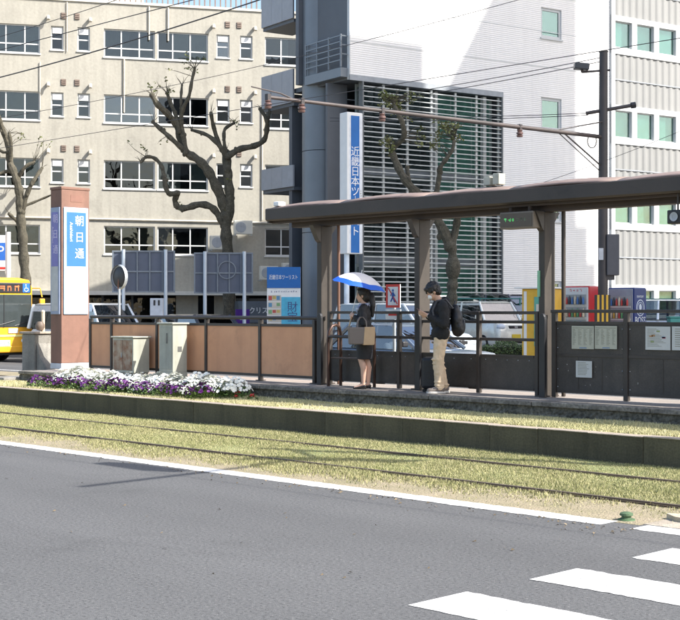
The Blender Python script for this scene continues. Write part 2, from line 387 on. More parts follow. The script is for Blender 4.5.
def lower(n):
    x = -5.9-np.random.beta(1, 1.35, n)*34; y = np.random.uniform(9.62, 13.16, n); xy = np.stack([x, y], 1)
    c = clump(xy); keep = np.ones(n, bool)
    dens = np.clip((y-9.80)/.75+c*.4, 0.03, 1)
    dens = np.where((x > -9.5) & (y < 10.6), dens*np.clip(1-(x+9.5)*.3, .12, 1), dens)
    keep &= np.random.rand(n) < dens
    for ry in (10.60, 12.09): keep &= ~((y > ry-.07+.02*c) & (y < ry+.026+.012*c))
    return xy[keep]
blades('turf', 700000, lower, lambda xy: np.full(len(xy), .003), .012, .030, tf, .0042, 'short yellow green turf between and beside the near tram rails')
sheet('turf_soil', -60, -6.15, 10.56, 13.17, .006, M('turf soil', (.21,.25,.10), .95, col2=(.31,.315,.155), scale=1.3, bump=.8, bscale=70, fine=.35))
def upper(n):
    x = -3-np.random.beta(1, 1.3, n)*24; y = np.random.uniform(13.34, 14.66, n); xy = np.stack([x, y], 1)
    c = clump(xy*1.4); bare = (x > -14.9) & (x < -13.3) & (y < 14.5-(x+14.9)*.5)
    keep = (y > 13.42+.06*c) & (np.random.rand(n) < np.where(bare, .06, .95))
    return xy[keep]
blades('verge_turf', 240000, upper, lambda xy: np.full(len(xy), .325), .012, .036, tf2, .0055, 'straw coloured turf on the raised verge below the platform')
# ------------------------------------------------------------------ kerb wall and verge
verge = struct(MB().box(-30, 6, 13.33, 14.66, 0, .325).build('verge', M('verge soil', (.44,.41,.22), .95, col2=(.38,.33,.20), scale=2, bump=.6, bscale=60, fine=.25)))
kerb = struct(MB().box(-24.6, 5.5, 13.2, 13.34, 0, .15).build('kerb', kerbm))
ks = MB().box(-.3662, .3662, 0, .16, .0, .322).build('kerb_stone', kerbm, kerb, bevel=.004)
kc = MB().box(-.365, .365, -.012, .175, .3225, .336).build('coping', capm, kerb, bevel=.005)
X = -24.2
first = True
while X < 5:
    dz = random.uniform(-.004, .004); dy = random.uniform(-.005, .005)
    if first: ks.location = (X,13.15+dy,dz); kc.location = (X,13.15+dy,dz); first = False
    else: inst(ks, kerb, (X,13.15+dy,dz), (0,0,random.uniform(-.004,.004))); inst(kc, kerb, (X,13.15+dy,dz), (0,0,random.uniform(-.004,.004)))
    X += .735
struct(MB().box(-27.5, -24.62, 13.16, 13.36, 0, .34).build('kerb_end', M('pale concrete', (.42,.39,.31), .85, var=.15, bump=.3), bevel=.02))
# ------------------------------------------------------------------ platform
plat = struct(MB().box(-24.0, 6, 14.72, 16.35, 0, .525).build('platform', M('platform paving', (.34,.29,.25), .85, col2=(.27,.24,.21), scale=2, bump=.3, fine=.15)))
wl = MB(); nseg = 24
def rough_panel(x0, x1):
    b = MB(); nx, nz = int((x1-x0)/.05), 5; vs = []
    for j in range(nz+1):
        for i in range(nx+1): vs.append((x0+(x1-x0)*i/nx, 14.675+random.uniform(-.012,.012), .30+.165*j/nz))
    b.add(vs, [(j*(nx+1)+i, j*(nx+1)+i+1, (j+1)*(nx+1)+i+1, (j+1)*(nx+1)+i) for j in range(nz) for i in range(nx)])
    b.box(x0, x1, 14.70, 14.73, .3, .465); return b
X = -24.0
while X < 5:
    rough_panel(X, X+1.84).build('wall_panel', concd, plat)
    MB().box(X+.004, X+1.836, 14.63+random.uniform(-.006,.006), 14.95, .466, .532+random.uniform(-.003,.003)).build('edge_stone', edgem, plat, bevel=.012)
    X += 1.845
MB().box(-24.6, -23.99, 14.3, 16.6, .0, .40).build('step', conc, plat, bevel=.02)
# small green marker and broken concrete at the end of the edge line
GS = .55
gm = thing('road_marker', 'small green plastic road marker at the gap in the white edge line', 'road marker', (-6.33, 9.66, 0))
gmm = M('green plastic', (.07,.12,.06), .8, var=.4, bump=.4)
gm.scale = (GS,GS,GS*.9)
MB().lathe([(0,.0),(.105,.0),(.11,.03),(.075,.045),(.075,.075),(.105,.085),(.10,.12),(.06,.14),(0,.14)], 16).build('cap', gmm, gm, smooth=True)
MB().lathe([(0,-.002),(.14,-.002),(.13,.022),(.0,.023)], 16).build('collar', M('dull green plastic', (.07,.13,.06), .8), gm, smooth=True)
sl_ = MB()
for k, (x, y, s) in enumerate(((-5.75,9.98,.34), (-5.2,10.12,.28), (-5.5,10.35,.3), (-4.8,9.95,.25))):
    pl = [(x+s*(.8+.4*random.random())*math.cos(a), y+.45*s*(.8+.4*random.random())*math.sin(a)) for a in np.linspace(0, 2*PI, 9)[:-1]]
    o = MB().prism(pl, 2, .0, .045+.01*k).build('concrete_slab', M('sandy concrete', (.45,.38,.27), .9, var=.25, bump=.5), None, fix=True)
    tag(o, 'broken flat piece of sandy concrete beside the green marker by the crossing', 'concrete piece', 'broken concrete by the crossing')
# ------------------------------------------------------------------ flowers on the verge
leafg = M('pansy leaves', (.09,.15,.035), .6, var=.4, island=.35); petw = M('white petals', (.78,.78,.70), .6, var=.06, island=.12)
petp = M('purple petals', (.055,.008,.085), .55, col2=(.10,.014,.12), island=.3); petr = M('red petals', (.55,.02,.02), .55, island=.2); pety = M('yellow eye', (.7,.5,.06), .6)
def disc(b, c, nrm, r, n=6, cup=.25):
    nrm = Vector(nrm).normalized(); a = nrm.orthogonal().normalized(); e = nrm.cross(a); c = Vector(c); ph = random.random()*6
    vs = [c]
    for k in range(2*n):
        t = ph+2*PI*k/(2*n); q = r*(1 if k % 2 else .72); vs.append(c+(a*math.cos(t)+e*math.sin(t))*q+nrm*r*cup)
    b.add(vs, [(0, 1+k, 1+(k+1) % (2*n)) for k in range(2*n)])
def plant_parts(pm, rad, hgt, nb, nl, br):
    lv = MB(); bl = MB(); ey = MB()
    for i in range(nl):
        a = random.uniform(0, 2*PI); q = rad*math.sqrt(random.random()); z = hgt*random.uniform(.05,.85)*(1-.6*(q/rad)**2)
        c = Vector((q*math.cos(a), q*math.sin(a), z)); d = Vector((math.cos(a+random.uniform(-1,1)), math.sin(a+random.uniform(-1,1)), random.uniform(-.2,.9))).normalized(); s = d.orthogonal().normalized()*.014
        L = random.uniform(.03,.055); lv.add([c, c+d*L*.5+s, c+d*L, c+d*L*.5-s], [(0,1,2,3)])
    for i in range(nb):
        a = random.uniform(0, 2*PI); q = rad*1.05*math.sqrt(random.random()); z = hgt*(1-.55*(q/rad)**2)+random.uniform(-.02,.015)
        c = (q*math.cos(a), q*math.sin(a), max(.03, z)); nn = (math.cos(a)*q/rad+.5*random.uniform(-1,1), math.sin(a)*q/rad-.35, .9)
        disc(bl, c, nn, br*random.uniform(.75,1.2))
    return lv, bl, ey
def flower_kind(name, pm, rad, hgt, nb, nl, br):
    out = []
    for k in range(3):
        r0 = thing(name, '', 'flower'); lv, bl, ey = plant_parts(pm, rad, hgt, nb, nl, br)
        lv.build('leaves', leafg, r0, kind='stuff'); bl.build('blossoms', pm, r0, kind='stuff'); out.append(r0)
    return out
wk = flower_kind('white_pansy', petw, .20, .29, 85, 170, .031); pk = flower_kind('purple_pansy', petp, .15, .20, 22, 130, .032); rk = flower_kind('red_primrose', petr, .06, .10, 7, 30, .026)
used = set()
def put(kinds, x, y, s, label, group):
    k = random.randrange(3); src = kinds[k]
    o = src if id(src) not in used else copy_tree(src)
    used.add(id(src)); o.location = (x, y, .325); o.rotation_euler.z = random.uniform(0, 6.28); o.scale = (s, s, s*random.uniform(.9,1.1)); o['label'] = label; o['group'] = group
px = -21.75
for mound, (a, b, s) in enumerate(((-21.5,-20.7,1.15), (-20.5,-19.65,1.05), (-19.4,-18.25,1.05), (-18.1,-16.75,1.15))):
    nm = ('leftmost', 'second', 'third', 'rightmost')[mound]
    k = 0; x = a
    while x <= b+.01:
        for row in range(2):
            put(wk, x+random.uniform(-.05,.05), 14.33-.26*row+random.uniform(-.03,.03), s*random.uniform(.85,1.1), f'white pansy plant in the {nm} white clump of the flower bed', f'white pansies, {nm} clump')
        x += .25
x = -21.9
while x < -16.75:
    lab = 'purple pansy plant along the front edge of the flower bed, pillar half' if x < -19.3 else 'purple pansy plant along the front edge of the flower bed, canopy half'
    put(pk, x, 13.70+random.uniform(-.05,.06), random.uniform(.95,1.25), lab, 'purple pansies, '+('pillar half' if x < -19.3 else 'canopy half'))
    if random.random() < .15: put(wk, x+.1, 13.72, .6, 'small white pansy among the purple pansies at the bed front', 'small white pansies')
    x += .215
put(rk, -16.52, 14.1, 1.1, 'red primrose beside the end of the white pansies, nearer the pansies', 'red primroses'); put(rk, -16.22, 14.15, 1.0, 'red primrose at the right tip of the flower bed, farther from the pansies', 'red primroses')
for ks_ in (wk, pk, rk):
    for s_ in ks_:
        if id(s_) not in used:
            for ch in list(s_.children):
                for g_ in list(ch.children): bpy.data.objects.remove(g_)
                bpy.data.objects.remove(ch)
            bpy.data.objects.remove(s_)
# ------------------------------------------------------------------ station name pillar
terra = M('terracotta paint', (.20,.105,.075), .7, stain=(2.0,.3), var=.16, scale=2.5, bump=.15, bscale=50, streak=.15)
blue = M('sign blue', (.03,.145,.54), .35, var=.06); lblue = M('pale blue frame', (.42,.60,.80), .4); purple = M('shaded pillar blue', (.16,.15,.42), .35, var=.1)
pil = thing('station_pillar', 'tall terracotta station name pillar with blue and white lit panels', 'station sign', tuple(gnd(70, 28.4, .53)))
PH = 3.74
MB().box(-.21,.21,-.35,.35,.0,.12).build('plinth', M('pale plinth', (.5,.52,.55), .6), pil, bevel=.01)
MB().box(-.205,.205,-.345,.345,.12,PH).build('shaft', terra, pil, bevel=.015)
MB().box(-.215,.215,-.355,.355,PH,PH+.06).build('cap', terra, pil, bevel=.012)
MB().box(.206,.21,-.12,.16,PH-.25,PH-.11).build('vent_grille', M('dull brown grille', (.22,.11,.08), .7), pil)
f = MB().box(.205,.235,-.30,.30,1.14,3.37).build('sign_frame', lblue, pil, bevel=.01)
MB().box(.236,.242,-.235,.235,2.14,3.27).build('blue_panel', blue, f)
MB().box(.236,.242,-.235,.235,1.21,2.138).build('white_panel', M('lit white acrylic', (.82,.84,.86), .3, var=.02), f)
text('朝\n日\n通', 'station_name', white, f, (.2435,.075,2.74), .235, (PI/2,0,PI/2), .002, 1.45)
text('Asahidori', 'romanised_name', white, f, (.2435,-.13,2.86), .105, (PI/2,PI/2,PI/2), .002)
f = MB().box(-.165,.165,-.372,-.345,1.14,3.37).build('side_sign_frame', M('shaded blue frame', (.25,.30,.42), .4), pil, bevel=.01)  # side away from the sun: its shade is painted into the sign's duller tones
MB().box(-.12,.12,-.378,-.373,2.14,3.27).build('shaded_blue_panel', purple, f)
MB().box(-.12,.12,-.378,-.373,1.21,2.138).build('shaded_white_panel', M('shaded white acrylic', (.42,.43,.44), .3), f)
text('朝\n日\n通', 'station_name', M('shaded lettering', (.55,.50,.68), .5), f, (.03,-.379,2.80), .20, (PI/2,0,0), .002, 1.6)
text('Asahidori', 'side_reading', M('shaded lettering', (.6,.6,.7), .5), f, (-.07,-.379,2.8), .09, (PI/2,PI/2,0), .002)
# concrete end block with a sloping wing
cb = thing('concrete_end_block', 'grey concrete end block with sloping wing left of the station pillar', 'concrete block', tuple(gnd(33, 29.4, .0)))
MB().box(-.26,.26,-.12,.42,.0,1.24).build('wall', conc, cb, bevel=.025)
MB().prism([(.262,.0),(.95,.0),(.85,.30),(.40,.75),(.262,1.05)], 1, -.08, .36).build('wing', conc, cb, bevel=.02, fix=True)
MB().box(-.30,.30,-.16,.46,1.242,1.29).build('coping', capm, cb, bevel=.012)
wp = thing('bollard', 'pale slim guard post behind the concrete end block', 'post', tuple(atY(43, 333, 16.2)-Vector((0,0,.1))))
MB().cyl((0,0,0),(0,0,.55),.04,12).build('post', M('cream paint', (.6,.5,.36), .6), wp, smooth=True); MB().ball((0,0,.56),.045).build('cap', M('cream paint', (.6,.5,.36), .6), wp, smooth=True)
for k, x_ in enumerate((41,)):
    wp2 = thing('signal_lamp', 'round dark lamp head on the guard post beside the pillar', 'lamp', tuple(atY(x_-1, 326, 16.1)))
    MB().lathe([(0,-.10),(.07,-.09),(.10,-.03),(.10,.03),(.07,.09),(0,.10)], 14).build('housing', M('rusty lamp', (.16,.12,.09), .6), wp2, smooth=True)
    MB().cyl((0,0,-.3),(0,0,-.08),.025).build('stem', steel, wp2)
# ------------------------------------------------------------------ terracotta fence
FY = 15.62
orange = M('orange fence board', (.72,.375,.20), .75, col2=(.60,.305,.165), stain=(1.6,.22), scale=1.2, bump=.12, bscale=40, streak=.12, rnd=.06)
fx = [-22.86,-22.13,-20.65,-19.18,-17.70,-16.33]
fe = thing('panel_fence', 'brown tube fence filled with plain orange boards between pillar and canopy', 'fence', (0,FY,.53))
for x in fx:
    MB().box(x-.03,x+.03,-.04,.04,0,1.06).build('post', brown, fe, bevel=.006)
    MB().box(x-.06,x+.06,-.07,.07,0,.012).build('base_plate', brown, fe)
MB().cyl((fx[0],0,1.095),(fx[-1]+.25,0,1.095),.033,10).build('top_rail', brown, fe, smooth=True)
for i in range(len(fx)-1):
    a, b = fx[i]+.032, fx[i+1]-.032
    MB().box(a,b,-.014,.014,.12,.945).build('board', orange, fe)
    MB().box(a,b,-.028,.028,.945,.99).build('upper_frame', brown, fe); MB().box(a,b,-.028,.028,.075,.12).build('lower_frame', brown, fe)
# ------------------------------------------------------------------ utility cabinets
cream = M('cream cabinet paint', (.44,.44,.36), .6, var=.12, scale=3, streak=.3, stain=(3,.3))
rust = M('rusting cabinet paint', (.42,.37,.28), .75, col2=(.21,.085,.038), scale=6.5, bump=.2, streak=.2)
c1 = thing('utility_cabinet', 'low rusty cream cabinet in front of the orange fence', 'cabinet', tuple(atY(131, 370, 15.30)*1), 0); c1.location.z = .53
MB().box(-.33,.33,-.19,.19,.04,.70).build('body', cream, c1, bevel=.012); MB().box(-.30,-.005,-.199,-.191,.09,.66).build('door', rust, c1, bevel=.003); MB().box(.005,.30,-.199,-.191,.09,.66).build('door', rust, c1, bevel=.003)
MB().box(-.36,.36,-.22,.22,.702,.73).build('lid', cream, c1, bevel=.01); MB().box(-.31,.31,-.17,.17,0,.04).build('base', conc, c1); MB().box(-.03,-.015,-.215,-.199,.33,.42).build('handle', steel, c1)
c2 = thing('utility_cabinet', 'tall pale green utility cabinet in front of the orange fence', 'cabinet', tuple(atY(173, 372, 15.28)), 0); c2.location.z = .53; c2.scale = (.82,.82,.94)
MB().box(-.25,.25,-.20,.20,.10,1.03).build('body', cream, c2, bevel=.012); MB().box(-.21,.21,-.209,-.201,.16,.98).build('door', M('pale door', (.36,.365,.30), .6, streak=.3, stain=(3,.3)), c2, bevel=.003)
MB().box(-.29,.29,-.24,.24,1.032,1.065).build('lid', cream, c2, bevel=.01); MB().box(-.26,.26,-.21,.21,0,.10).build('base', cream, c2, bevel=.01)
MB().box(.04,.07,-.225,-.209,.66,.86).build('handle', M('dark handle', (.12,.12,.11), .5), c2); MB().box(.251,.258,-.06,.05,.50,.60).build('vent', M('dark handle', (.12,.12,.11), .5), c2)
# ------------------------------------------------------------------ canopy
roofm = M('brownish roof sheet', (.225,.165,.14), .65, var=.2, scale=1.5, stain=(3,.4), rnd=.12)
fasc = M('dark brown fascia', (.048,.038,.032), .55, var=.22, scale=1.2, stain=(2.5,.35))
under = M('brown soffit', (.055,.038,.030), .7, var=.2)
cn = thing('platform_canopy', 'long dark brown tram stop canopy with curved brown roof sheets on three broad posts', 'canopy', (0,0,0))
RX0, RX1, RF, RB = -17.2, -3.0, 15.28, 16.02
MB().prism([(RF,3.295),(RF,3.475),(RF+.04,3.49),(RF+.04,3.27)], 0, RX0, RX1).build('fascia', fasc, cn, fix=True)
MB().prism([(RB-.04,3.33),(RB-.04,3.50),(RB,3.49),(RB,3.33)], 0, RX0, RX1).build('rear_fascia', fasc, cn, fix=True)
MB().prism([(RF+.042,3.24),(RF+.042,3.485),(15.6,3.54),(RB-.042,3.49),(RB-.042,3.28),(15.6,3.24)], 0, RX0+.004, RX0+.05).build('end_fascia', fasc, cn, fix=True)
MB().box(RX0+.05,RX1,RF+.042,RB-.042,3.272,3.29).build('soffit', under, cn)
MB().box(RX0+.35,RX1,15.57,15.77,3.16,3.27).build('main_beam', under, cn); MB().box(RX0+.05,RX1,15.40,15.45,3.235,3.270).build('light_trunking', under, cn)
sx = RX0+.02; k = 0
while sx < RX1:
    L = 1.72; b = MB(); vs = []; nx, ny = 6, 8
    for j in range(ny+1):
        for i in range(nx+1):
            q = i/nx; s_ = j/ny; y = RF+.02+(RB-RF-.04)*s_
            vs.append((sx+q*(L+.08), y, 3.452+.105*math.sin(PI*(.05+.75*s_))+.032*math.sin(PI*q)+(.012 if k % 2 else 0)))
    b.add(vs, [(j*(nx+1)+i, j*(nx+1)+i+1, (j+1)*(nx+1)+i+1, (j+1)*(nx+1)+i) for j in range(ny) for i in range(nx)])
    o = b.build('roof_sheet', roofm, cn, smooth=True); md = o.modifiers.new('s','SOLIDIFY'); md.thickness = .02
    sx += L; k += 1
for x in (-16.16, -13.98, -11.60, -9.2, -6.8):
    MB().box(x-.055,x+.055,15.55,15.80,.525,3.16).build('post', postm, cn, bevel=.012)
    MB().prism([(15.80,3.16),(15.80,3.02),(15.92,3.16)], 0, x-.05, x+.05).build('rear_bracket', brown, cn, fix=True)
    MB().prism([(15.548,3.16),(15.548,2.88),(15.50,2.92),(15.36,3.16)], 0, x-.05, x+.05).build('bracket', brown, cn, fix=True)
    MB().box(x-.09,x+.09,15.51,15.84,.526,.545).build('base_plate', brown, cn)
MB().cyl((-15.93,15.78,.53),(-15.93,15.78,3.26),.025).build('drain_pipe', M('rusty pipe', (.16,.08,.05), .6), cn, smooth=True); MB().cyl((-11.40,15.80,.53),(-11.40,15.80,3.26),.03).build('drain_pipe', brown, cn, smooth=True)
MB().box(-11.66,-11.62,15.53,15.549,1.95,2.32).build('green_notice', M('green notice', (.22,.45,.28), .5), cn)
MB().box(RX0+.12,RX0+.26,15.35,15.52,3.52,3.60).build('roof_lamp', white, cn, bevel=.02)
for a in (0, .17): o = MB().box(-12.66+a,-12.54+a,15.55,15.7,3.60,3.73+.2*a).build('roof_box', M('cream cabinet paint', (.5,.5,.43)), cn, bevel=.01)
# hung LED board
led = thing('departure_display', 'brown hanging departure display with green letters under the canopy', 'display', tuple(atY(521, 220, 15.44)), 0)
MB().box(-.30,.30,-.11,.11,-.125,.115).build('housing', M('taupe housing', (.16,.13,.10), .5), led, bevel=.012)
MB().box(-.28,.28,-.117,-.111,-.10,.09).build('screen', M('brown screen', (.07,.05,.035), .3), led)
ledg = M('green led', (.10,.55,.15), .5, emis=.35)
strokes('led_letters', ledg, led, (-.12,-.1175,.0), 3, .06); strokes('dim_led_letters', M('dim led', (.12,.16,.09), .5), led, (.10,-.1175,.0), 3, .06)
for s in (-.18,.16): MB().cyl((s,0,.115),(s,0,.33),.03,10).build('hanger', under, led, smooth=True)
spk = thing('loudspeaker', 'small dark box loudspeaker hanging under the right end of the canopy', 'loudspeaker', tuple(atY(678, 217, 15.4)))
MB().box(-.11,.11,-.09,.09,-.09,.09).build('housing', black, spk, bevel=.015); MB().lathe([(.0,.0),(.055,.0),(.06,.012),(.03,.004)],16).xf(Matrix.Translation((0,-.095,0))@Matrix.Rotation(PI/2,4,'X')).build('cone', greybox, spk, smooth=True)
MB().cyl((0,0,.09),(0,0,.33),.012).build('hanger', brown, spk)
# ------------------------------------------------------------------ dark railing
rl = thing('platform_railing', 'dark brown railing with solid lower panels behind the two waiting people', 'railing', (0,FY,.53))
for z in (1.19, 1.055, .80): MB().box(-15.97,-11.66,-.022,.022,z-.022,z+.022).build('rail', brown, rl, bevel=.006)
for x in (-15.97,-14.41,-12.80,-11.72):
    MB().box(x-.03,x+.03,-.035,.035,0,1.21).build('post', brown, rl, bevel=.006)
for x0, x1 in ((-15.93,-14.45),(-14.37,-12.84),(-12.76,-11.76)):
    p = MB().box(x0,x1,-.012,.012,.065,.575).build('panel', brownw, rl)
    for z in (.085,.555): MB().box(x0+.02,x1-.02,-.02,-.0125,z-.015,z+.015).build('trim', brown, p)
    for k in range(5): MB().ball((x0+.1+(x1-x0-.2)*k/4,-.016,.50),.007,6,4).build('bolt', steel, p)
for x in (-13.55,): MB().cyl((x,0,.575),(x,0,1.19),.014,8).build('baluster', brown, rl)
def plate(x):
    n = 8; poly = [(-.05,.0),(.05,.0),(.05,1.1)]+[(.05*math.cos(t),1.1+.08*math.sin(t)) for t in np.linspace(0,PI,n)[1:-1]]+[(-.05,1.1)]
    return MB().prism(poly, 1, -.24, -.19).xf(Matrix.Translation((x,0,0)))
for x in (-15.99,-13.82,-11.47): plate(x).build('end_plate', black, rl, bevel=.006, fix=True)
rr = thing('notice_railing', 'tall dark brown panel railing carrying paper notices at the right', 'railing', (0,FY,.53))
hx = [-11.42,-10.23,-8.72,-7.2,-5.7]
for x in hx: MB().box(x-.035,x+.035,-.035,.035,0,1.22).build('post', brown, rr, bevel=.006)
MB().box(hx[0]-.05,hx[-1],-.04,.04,1.19,1.235).build('top_rail', brown, rr, bevel=.008)
for a, b in zip(hx, hx[1:]):
    p = MB().box(a+.037,b-.037,-.01,.01,.065,1.07).build('panel', brownw, rr)
    for z in (.085,.60,1.05): MB().box(a+.04,b-.04,-.02,-.0105,z-.02,z+.02).build('trim', brown, p)
    m_ = (a+b)/2; MB().box(m_-.19,m_-.18,-.014,-.0105,.12,.57).build('panel_seam', brown, p); MB().box(m_+.20,m_+.21,-.014,-.0105,.12,.57).build('panel_seam', brown, p)
    for s in (a+.06, b-.06):
        for z in (.15,.4,.7,.97): MB().ball((s,-.012,z),.008,6,4).build('bolt', steel, p)
    scr = MB()
    for k in range(7):
        x = random.uniform(a+.1,b-.1); z = random.uniform(.12,.55); L = random.uniform(.004,.03); scr.box(x,x+.005+.012*random.random(),-.0118,-.0108,z,z+L)
    scr.build('scratches', M('scratch', (.32,.30,.27), .8), p)
# paper notices
paper = M('cream paper', (.46,.45,.35), .6, var=.08); paperw = M('white paper', (.56,.56,.52), .6, var=.05); ink = M('faint ink', (.27,.26,.20), .7); inkc = [M('ink orange', (.45,.24,.10), .7), M('ink green', (.28,.33,.14), .7), M('ink red', (.40,.07,.12), .7), M('ink blue', (.2,.27,.36), .7)]
def notice(x0, x1, z0, z1, label, style, mat):
    t = thing('paper_notice', label, 'notice', ((x0+x1)/2, FY-.031, (z0+z1)/2), group='paper notices on the railing')
    w2, h2 = (x1-x0)/2, (z1-z0)/2
    s = MB().box(-w2,w2,-.003,.003,-h2,h2).build('sheet', mat, t)
    b = MB()
    if style == 'table':
        b.box(-w2*.93,w2*.93,-.0045,-.0032,h2*.80,h2*.86)
        for i in range(4):
            cx = -w2*.75+i*w2*.5
            for j in range(14): b.box(cx-w2*.17,cx+w2*random.uniform(-.02,.17),-.0045,-.0032,h2*(.66-.1*j),h2*(.70-.1*j))
        b.build('timetable_rows', ink, s); MB().box(-w2*.3,w2*.35,-.0045,-.0032,-h2*.95,-h2*.85).build('footer', inkc[3], s)
    elif style == 'map':
        for i in range(16):
            z = h2*(.8-.1*i); b.box(-w2*.85,-w2*.85+w2*1.6*random.uniform(.3,1),-.0045,-.0032,z,z+h2*.03)
        b.build('printed_lines', ink, s)
        for i in range(6): xx = random.uniform(-.75,.5)*w2; zz = random.uniform(-.5,.75)*h2; MB().box(xx,xx+w2*.28,-.0052,-.0046,zz,zz+h2*.13).build('printed_patch', inkc[i % 4], s)
    else:
        for i in range(9): b.box(-w2*.75,w2*random.uniform(.2,.75),-.0045,-.0032,h2*(.75-.18*i),h2*(.81-.18*i))
        b.build('printed_lines', ink, s)
    return t
def nz(x, y): return atY(x, y, FY-.03)
def npos(xa, xb, ya, yb): p, q = nz(xa, yb), nz(xb, ya); return p.x, q.x, nz((xa+xb)/2, yb).z, nz((xa+xb)/2, ya).z
notice(*npos(571.8,594,326,349), 'cream timetable sheet, left one of the joined pair beside the canopy post', 'table', paper)
notice(*npos(595,617,326,349), 'cream timetable sheet, right one of the joined pair on the dark railing', 'table', paper)
notice(*npos(576,592,361,377.5), 'small square white notice below the cream timetables', 'lines', paperw)
notice(*npos(645.6,670.5,326.5,350), 'white notice with coloured route diagram right of the timetables', 'map', paperw)
notice(*npos(672,697,326.5,350.5), 'white notice with blue heading at the right edge of the railing', 'lines', paperw)
# no-crossing sign on the railing
sg = thing('warning_sign', 'white warning sign with red border and crossed-out walker behind the railing', 'sign', tuple(atY(393.3, 296, 16.05)), 0)
red = M('sign red', (.60,.03,.02), .45); sw = M('sign white', (.72,.73,.72), .45)
MB().box(-.155,.155,-.008,.008,-.19,.19).build('plate', sw, sg)
MB().box(-.155,.155,-.012,-.0085,.15,.19).box(-.155,.155,-.012,-.0085,-.19,-.15).box(-.155,-.115,-.012,-.0085,-.15,.15).box(.115,.155,-.012,-.0085,-.15,.15).build('red_border', red, sg)
MB().box(-.165,.165,-.008,.008,-.38,-.215).build('lower_plate', sw, sg); MB().box(-.10,.10,-.011,-.0085,-.32,-.285).build('red_bar', red, sg)
wk_ = MB().ball((0,-.011,.09),(.022,.003,.022),10,6); wk_.tube([(0,-.011,.06),(0,-.011,-.01)],.02,8); wk_.tube([(0,-.011,-.01),(.04,-.011,-.10)],.013,6); wk_.tube([(0,-.011,-.01),(-.045,-.011,-.09)],.013,6); wk_.tube([(0,-.011,.05),(.05,-.011,.0)],.01,6); wk_.tube([(0,-.011,.05),(-.05,-.011,.01)],.01,6)
wk_.build('walker_symbol', M('symbol blue', (.03,.10,.35), .5), sg); MB().tube([(-.10,-.016,.13),(.10,-.016,-.13)],.008,6).build('red_slash', red, sg)
MB().box(-.02,.02,.009,.04,-1.1,.1).build('bracket', steel, sg)
# hoop bench behind the woman
bz = thing('hoop_bench', 'bronze tube leaning bench with two bent hoop ends behind the woman', 'bench', (0,15.38,.53))
bron = M('bronze tube', (.075,.042,.032), .35, metal=.5, var=.3)
for x in (-15.62,-14.86):
    pts = [(x,-.14,0),(x,-.15,.75),(x,-.13,.88),(x,-.06,.97),(x,.03,.99),(x,.11,.95),(x,.14,.85),(x,.14,.0)]
    MB().tube(pts, .026, 8).build('hoop', bron, bz, smooth=True)
MB().cyl((-15.62,-.14,.80),(-14.86,-.14,.80),.022,8).build('back_rail', brown, bz, smooth=True)
for k, y in enumerate((-.08,.0,.08)): MB().box(-15.60,-14.88,y-.03,y+.03,.44,.465).build('seat_slat', M('dark wood slat', (.05,.035,.028), .6), bz, bevel=.006)
# ------------------------------------------------------------------ beige apartment block
FB = Facade(-.967, .254, -60.9)
tile = M('cream tile', (.395,.372,.312), .75, stain=(.9,.16), var=.09, scale=.5, bump=.25, bscale=9, streak=.16, fine=.06)
alu = M('pale aluminium', (.66,.66,.64), .45, var=.05); curt = M('net curtain', (.62,.62,.57), .9, var=.1); curt2 = M('beige curtain', (.36,.30,.24), .9, var=.1); curtg = M('grey curtain', (.27,.28,.28), .9)
bb = thing('apartment_block', 'cream tiled apartment block with rows of aluminium windows at the left', 'building', tuple(FB.o), FB.rz)
U = FB.u
ZT = [14.32-2.935*i for i in range(4)]
wide = [(-70,-34,(-52,)), (-26,40,(-10,6,25)), (104,155,(121.5,139.5)), (157.5,208,(173,190.5)), (265,314,(281.5,298))]
small = [(51,63.5), (77.5,90), (216.5,229.5), (240,252.5), (-60+5,-46)][:4]
ops = []; wins = []
for zt in ZT:
    for a, b, ml in wide: ops.append((U(a),U(b),zt-1.26,zt)); wins.append((U(a),U(b),zt-1.26,zt,[U(m) for m in ml],True))
    if zt > 6:
        for a, b in small: ops.append((U(a),U(b),zt-1.05,zt)); wins.append((U(a),U(b),zt-1.05,zt,[],False))
u0, u1 = U(-160), U(380)
mb = MB(); holes_wall(mb, u0, u1, 2.6, 15.45, ops, .22); mb.build('wall', tile, bb)
MB().box(u0,u1,9,9.2,0,15.4).build('rear_wall', tile, bb); MB().box(u0,u1,.9,1.0,2.6,15.3).build('interior', M('dim room', (.10,.10,.10), .9, col2=(.05,.05,.055), scale=.4), bb)
MB().box(u0,u0+.2,.02,9,0,15.4).build('side_wall', tile, bb); MB().box(u1-.2,u1,.02,9,0,15.4).build('side_wall', tile, bb)
for zt in ZT: MB().box(u0+.3,u1-.3,.25,.89,zt-1.75,zt-1.65).build('floor_slab', darkroom, bb)
MB().box(u0-.1,u1+.1,-.06,9.2,15.452,15.56).build('parapet_coping', M('pale coping', (.66,.63,.55), .8, var=.1), bb)
random.seed(11); glr = glass('bright reflecting glass', (.6,.65,.66), 2.2)
for (a,b,c,d,ml,wd) in wins:
    cs = []; xs = [a]+ml+[b]
    for i in range(len(xs)-1):
        r_ = random.random()
        if wd and r_ < .72:
            p = xs[i]+.06; q = xs[i+1]-.06
            if r_ < .18: q = p+(q-p)*.45
            cs.append((p,q,c+.05))
    window(bb,a,b,c,d,ml,(c+.42 if wd else c+.5),alu,random.choice((gl,gl,gld,glr)),.09,.055,cs,random.choice([curt,curt,curt2,curtg]))
    if not wd and random.random() < .8: MB().box(a+.07,b-.07,.05,.085,d-.32,d-.08).build('upper_vent_window', alu, bb)
vent = M('brown vent', (.20,.15,.12), .7, var=.3); hood = M('pale vent hood', (.60,.55,.46), .6)
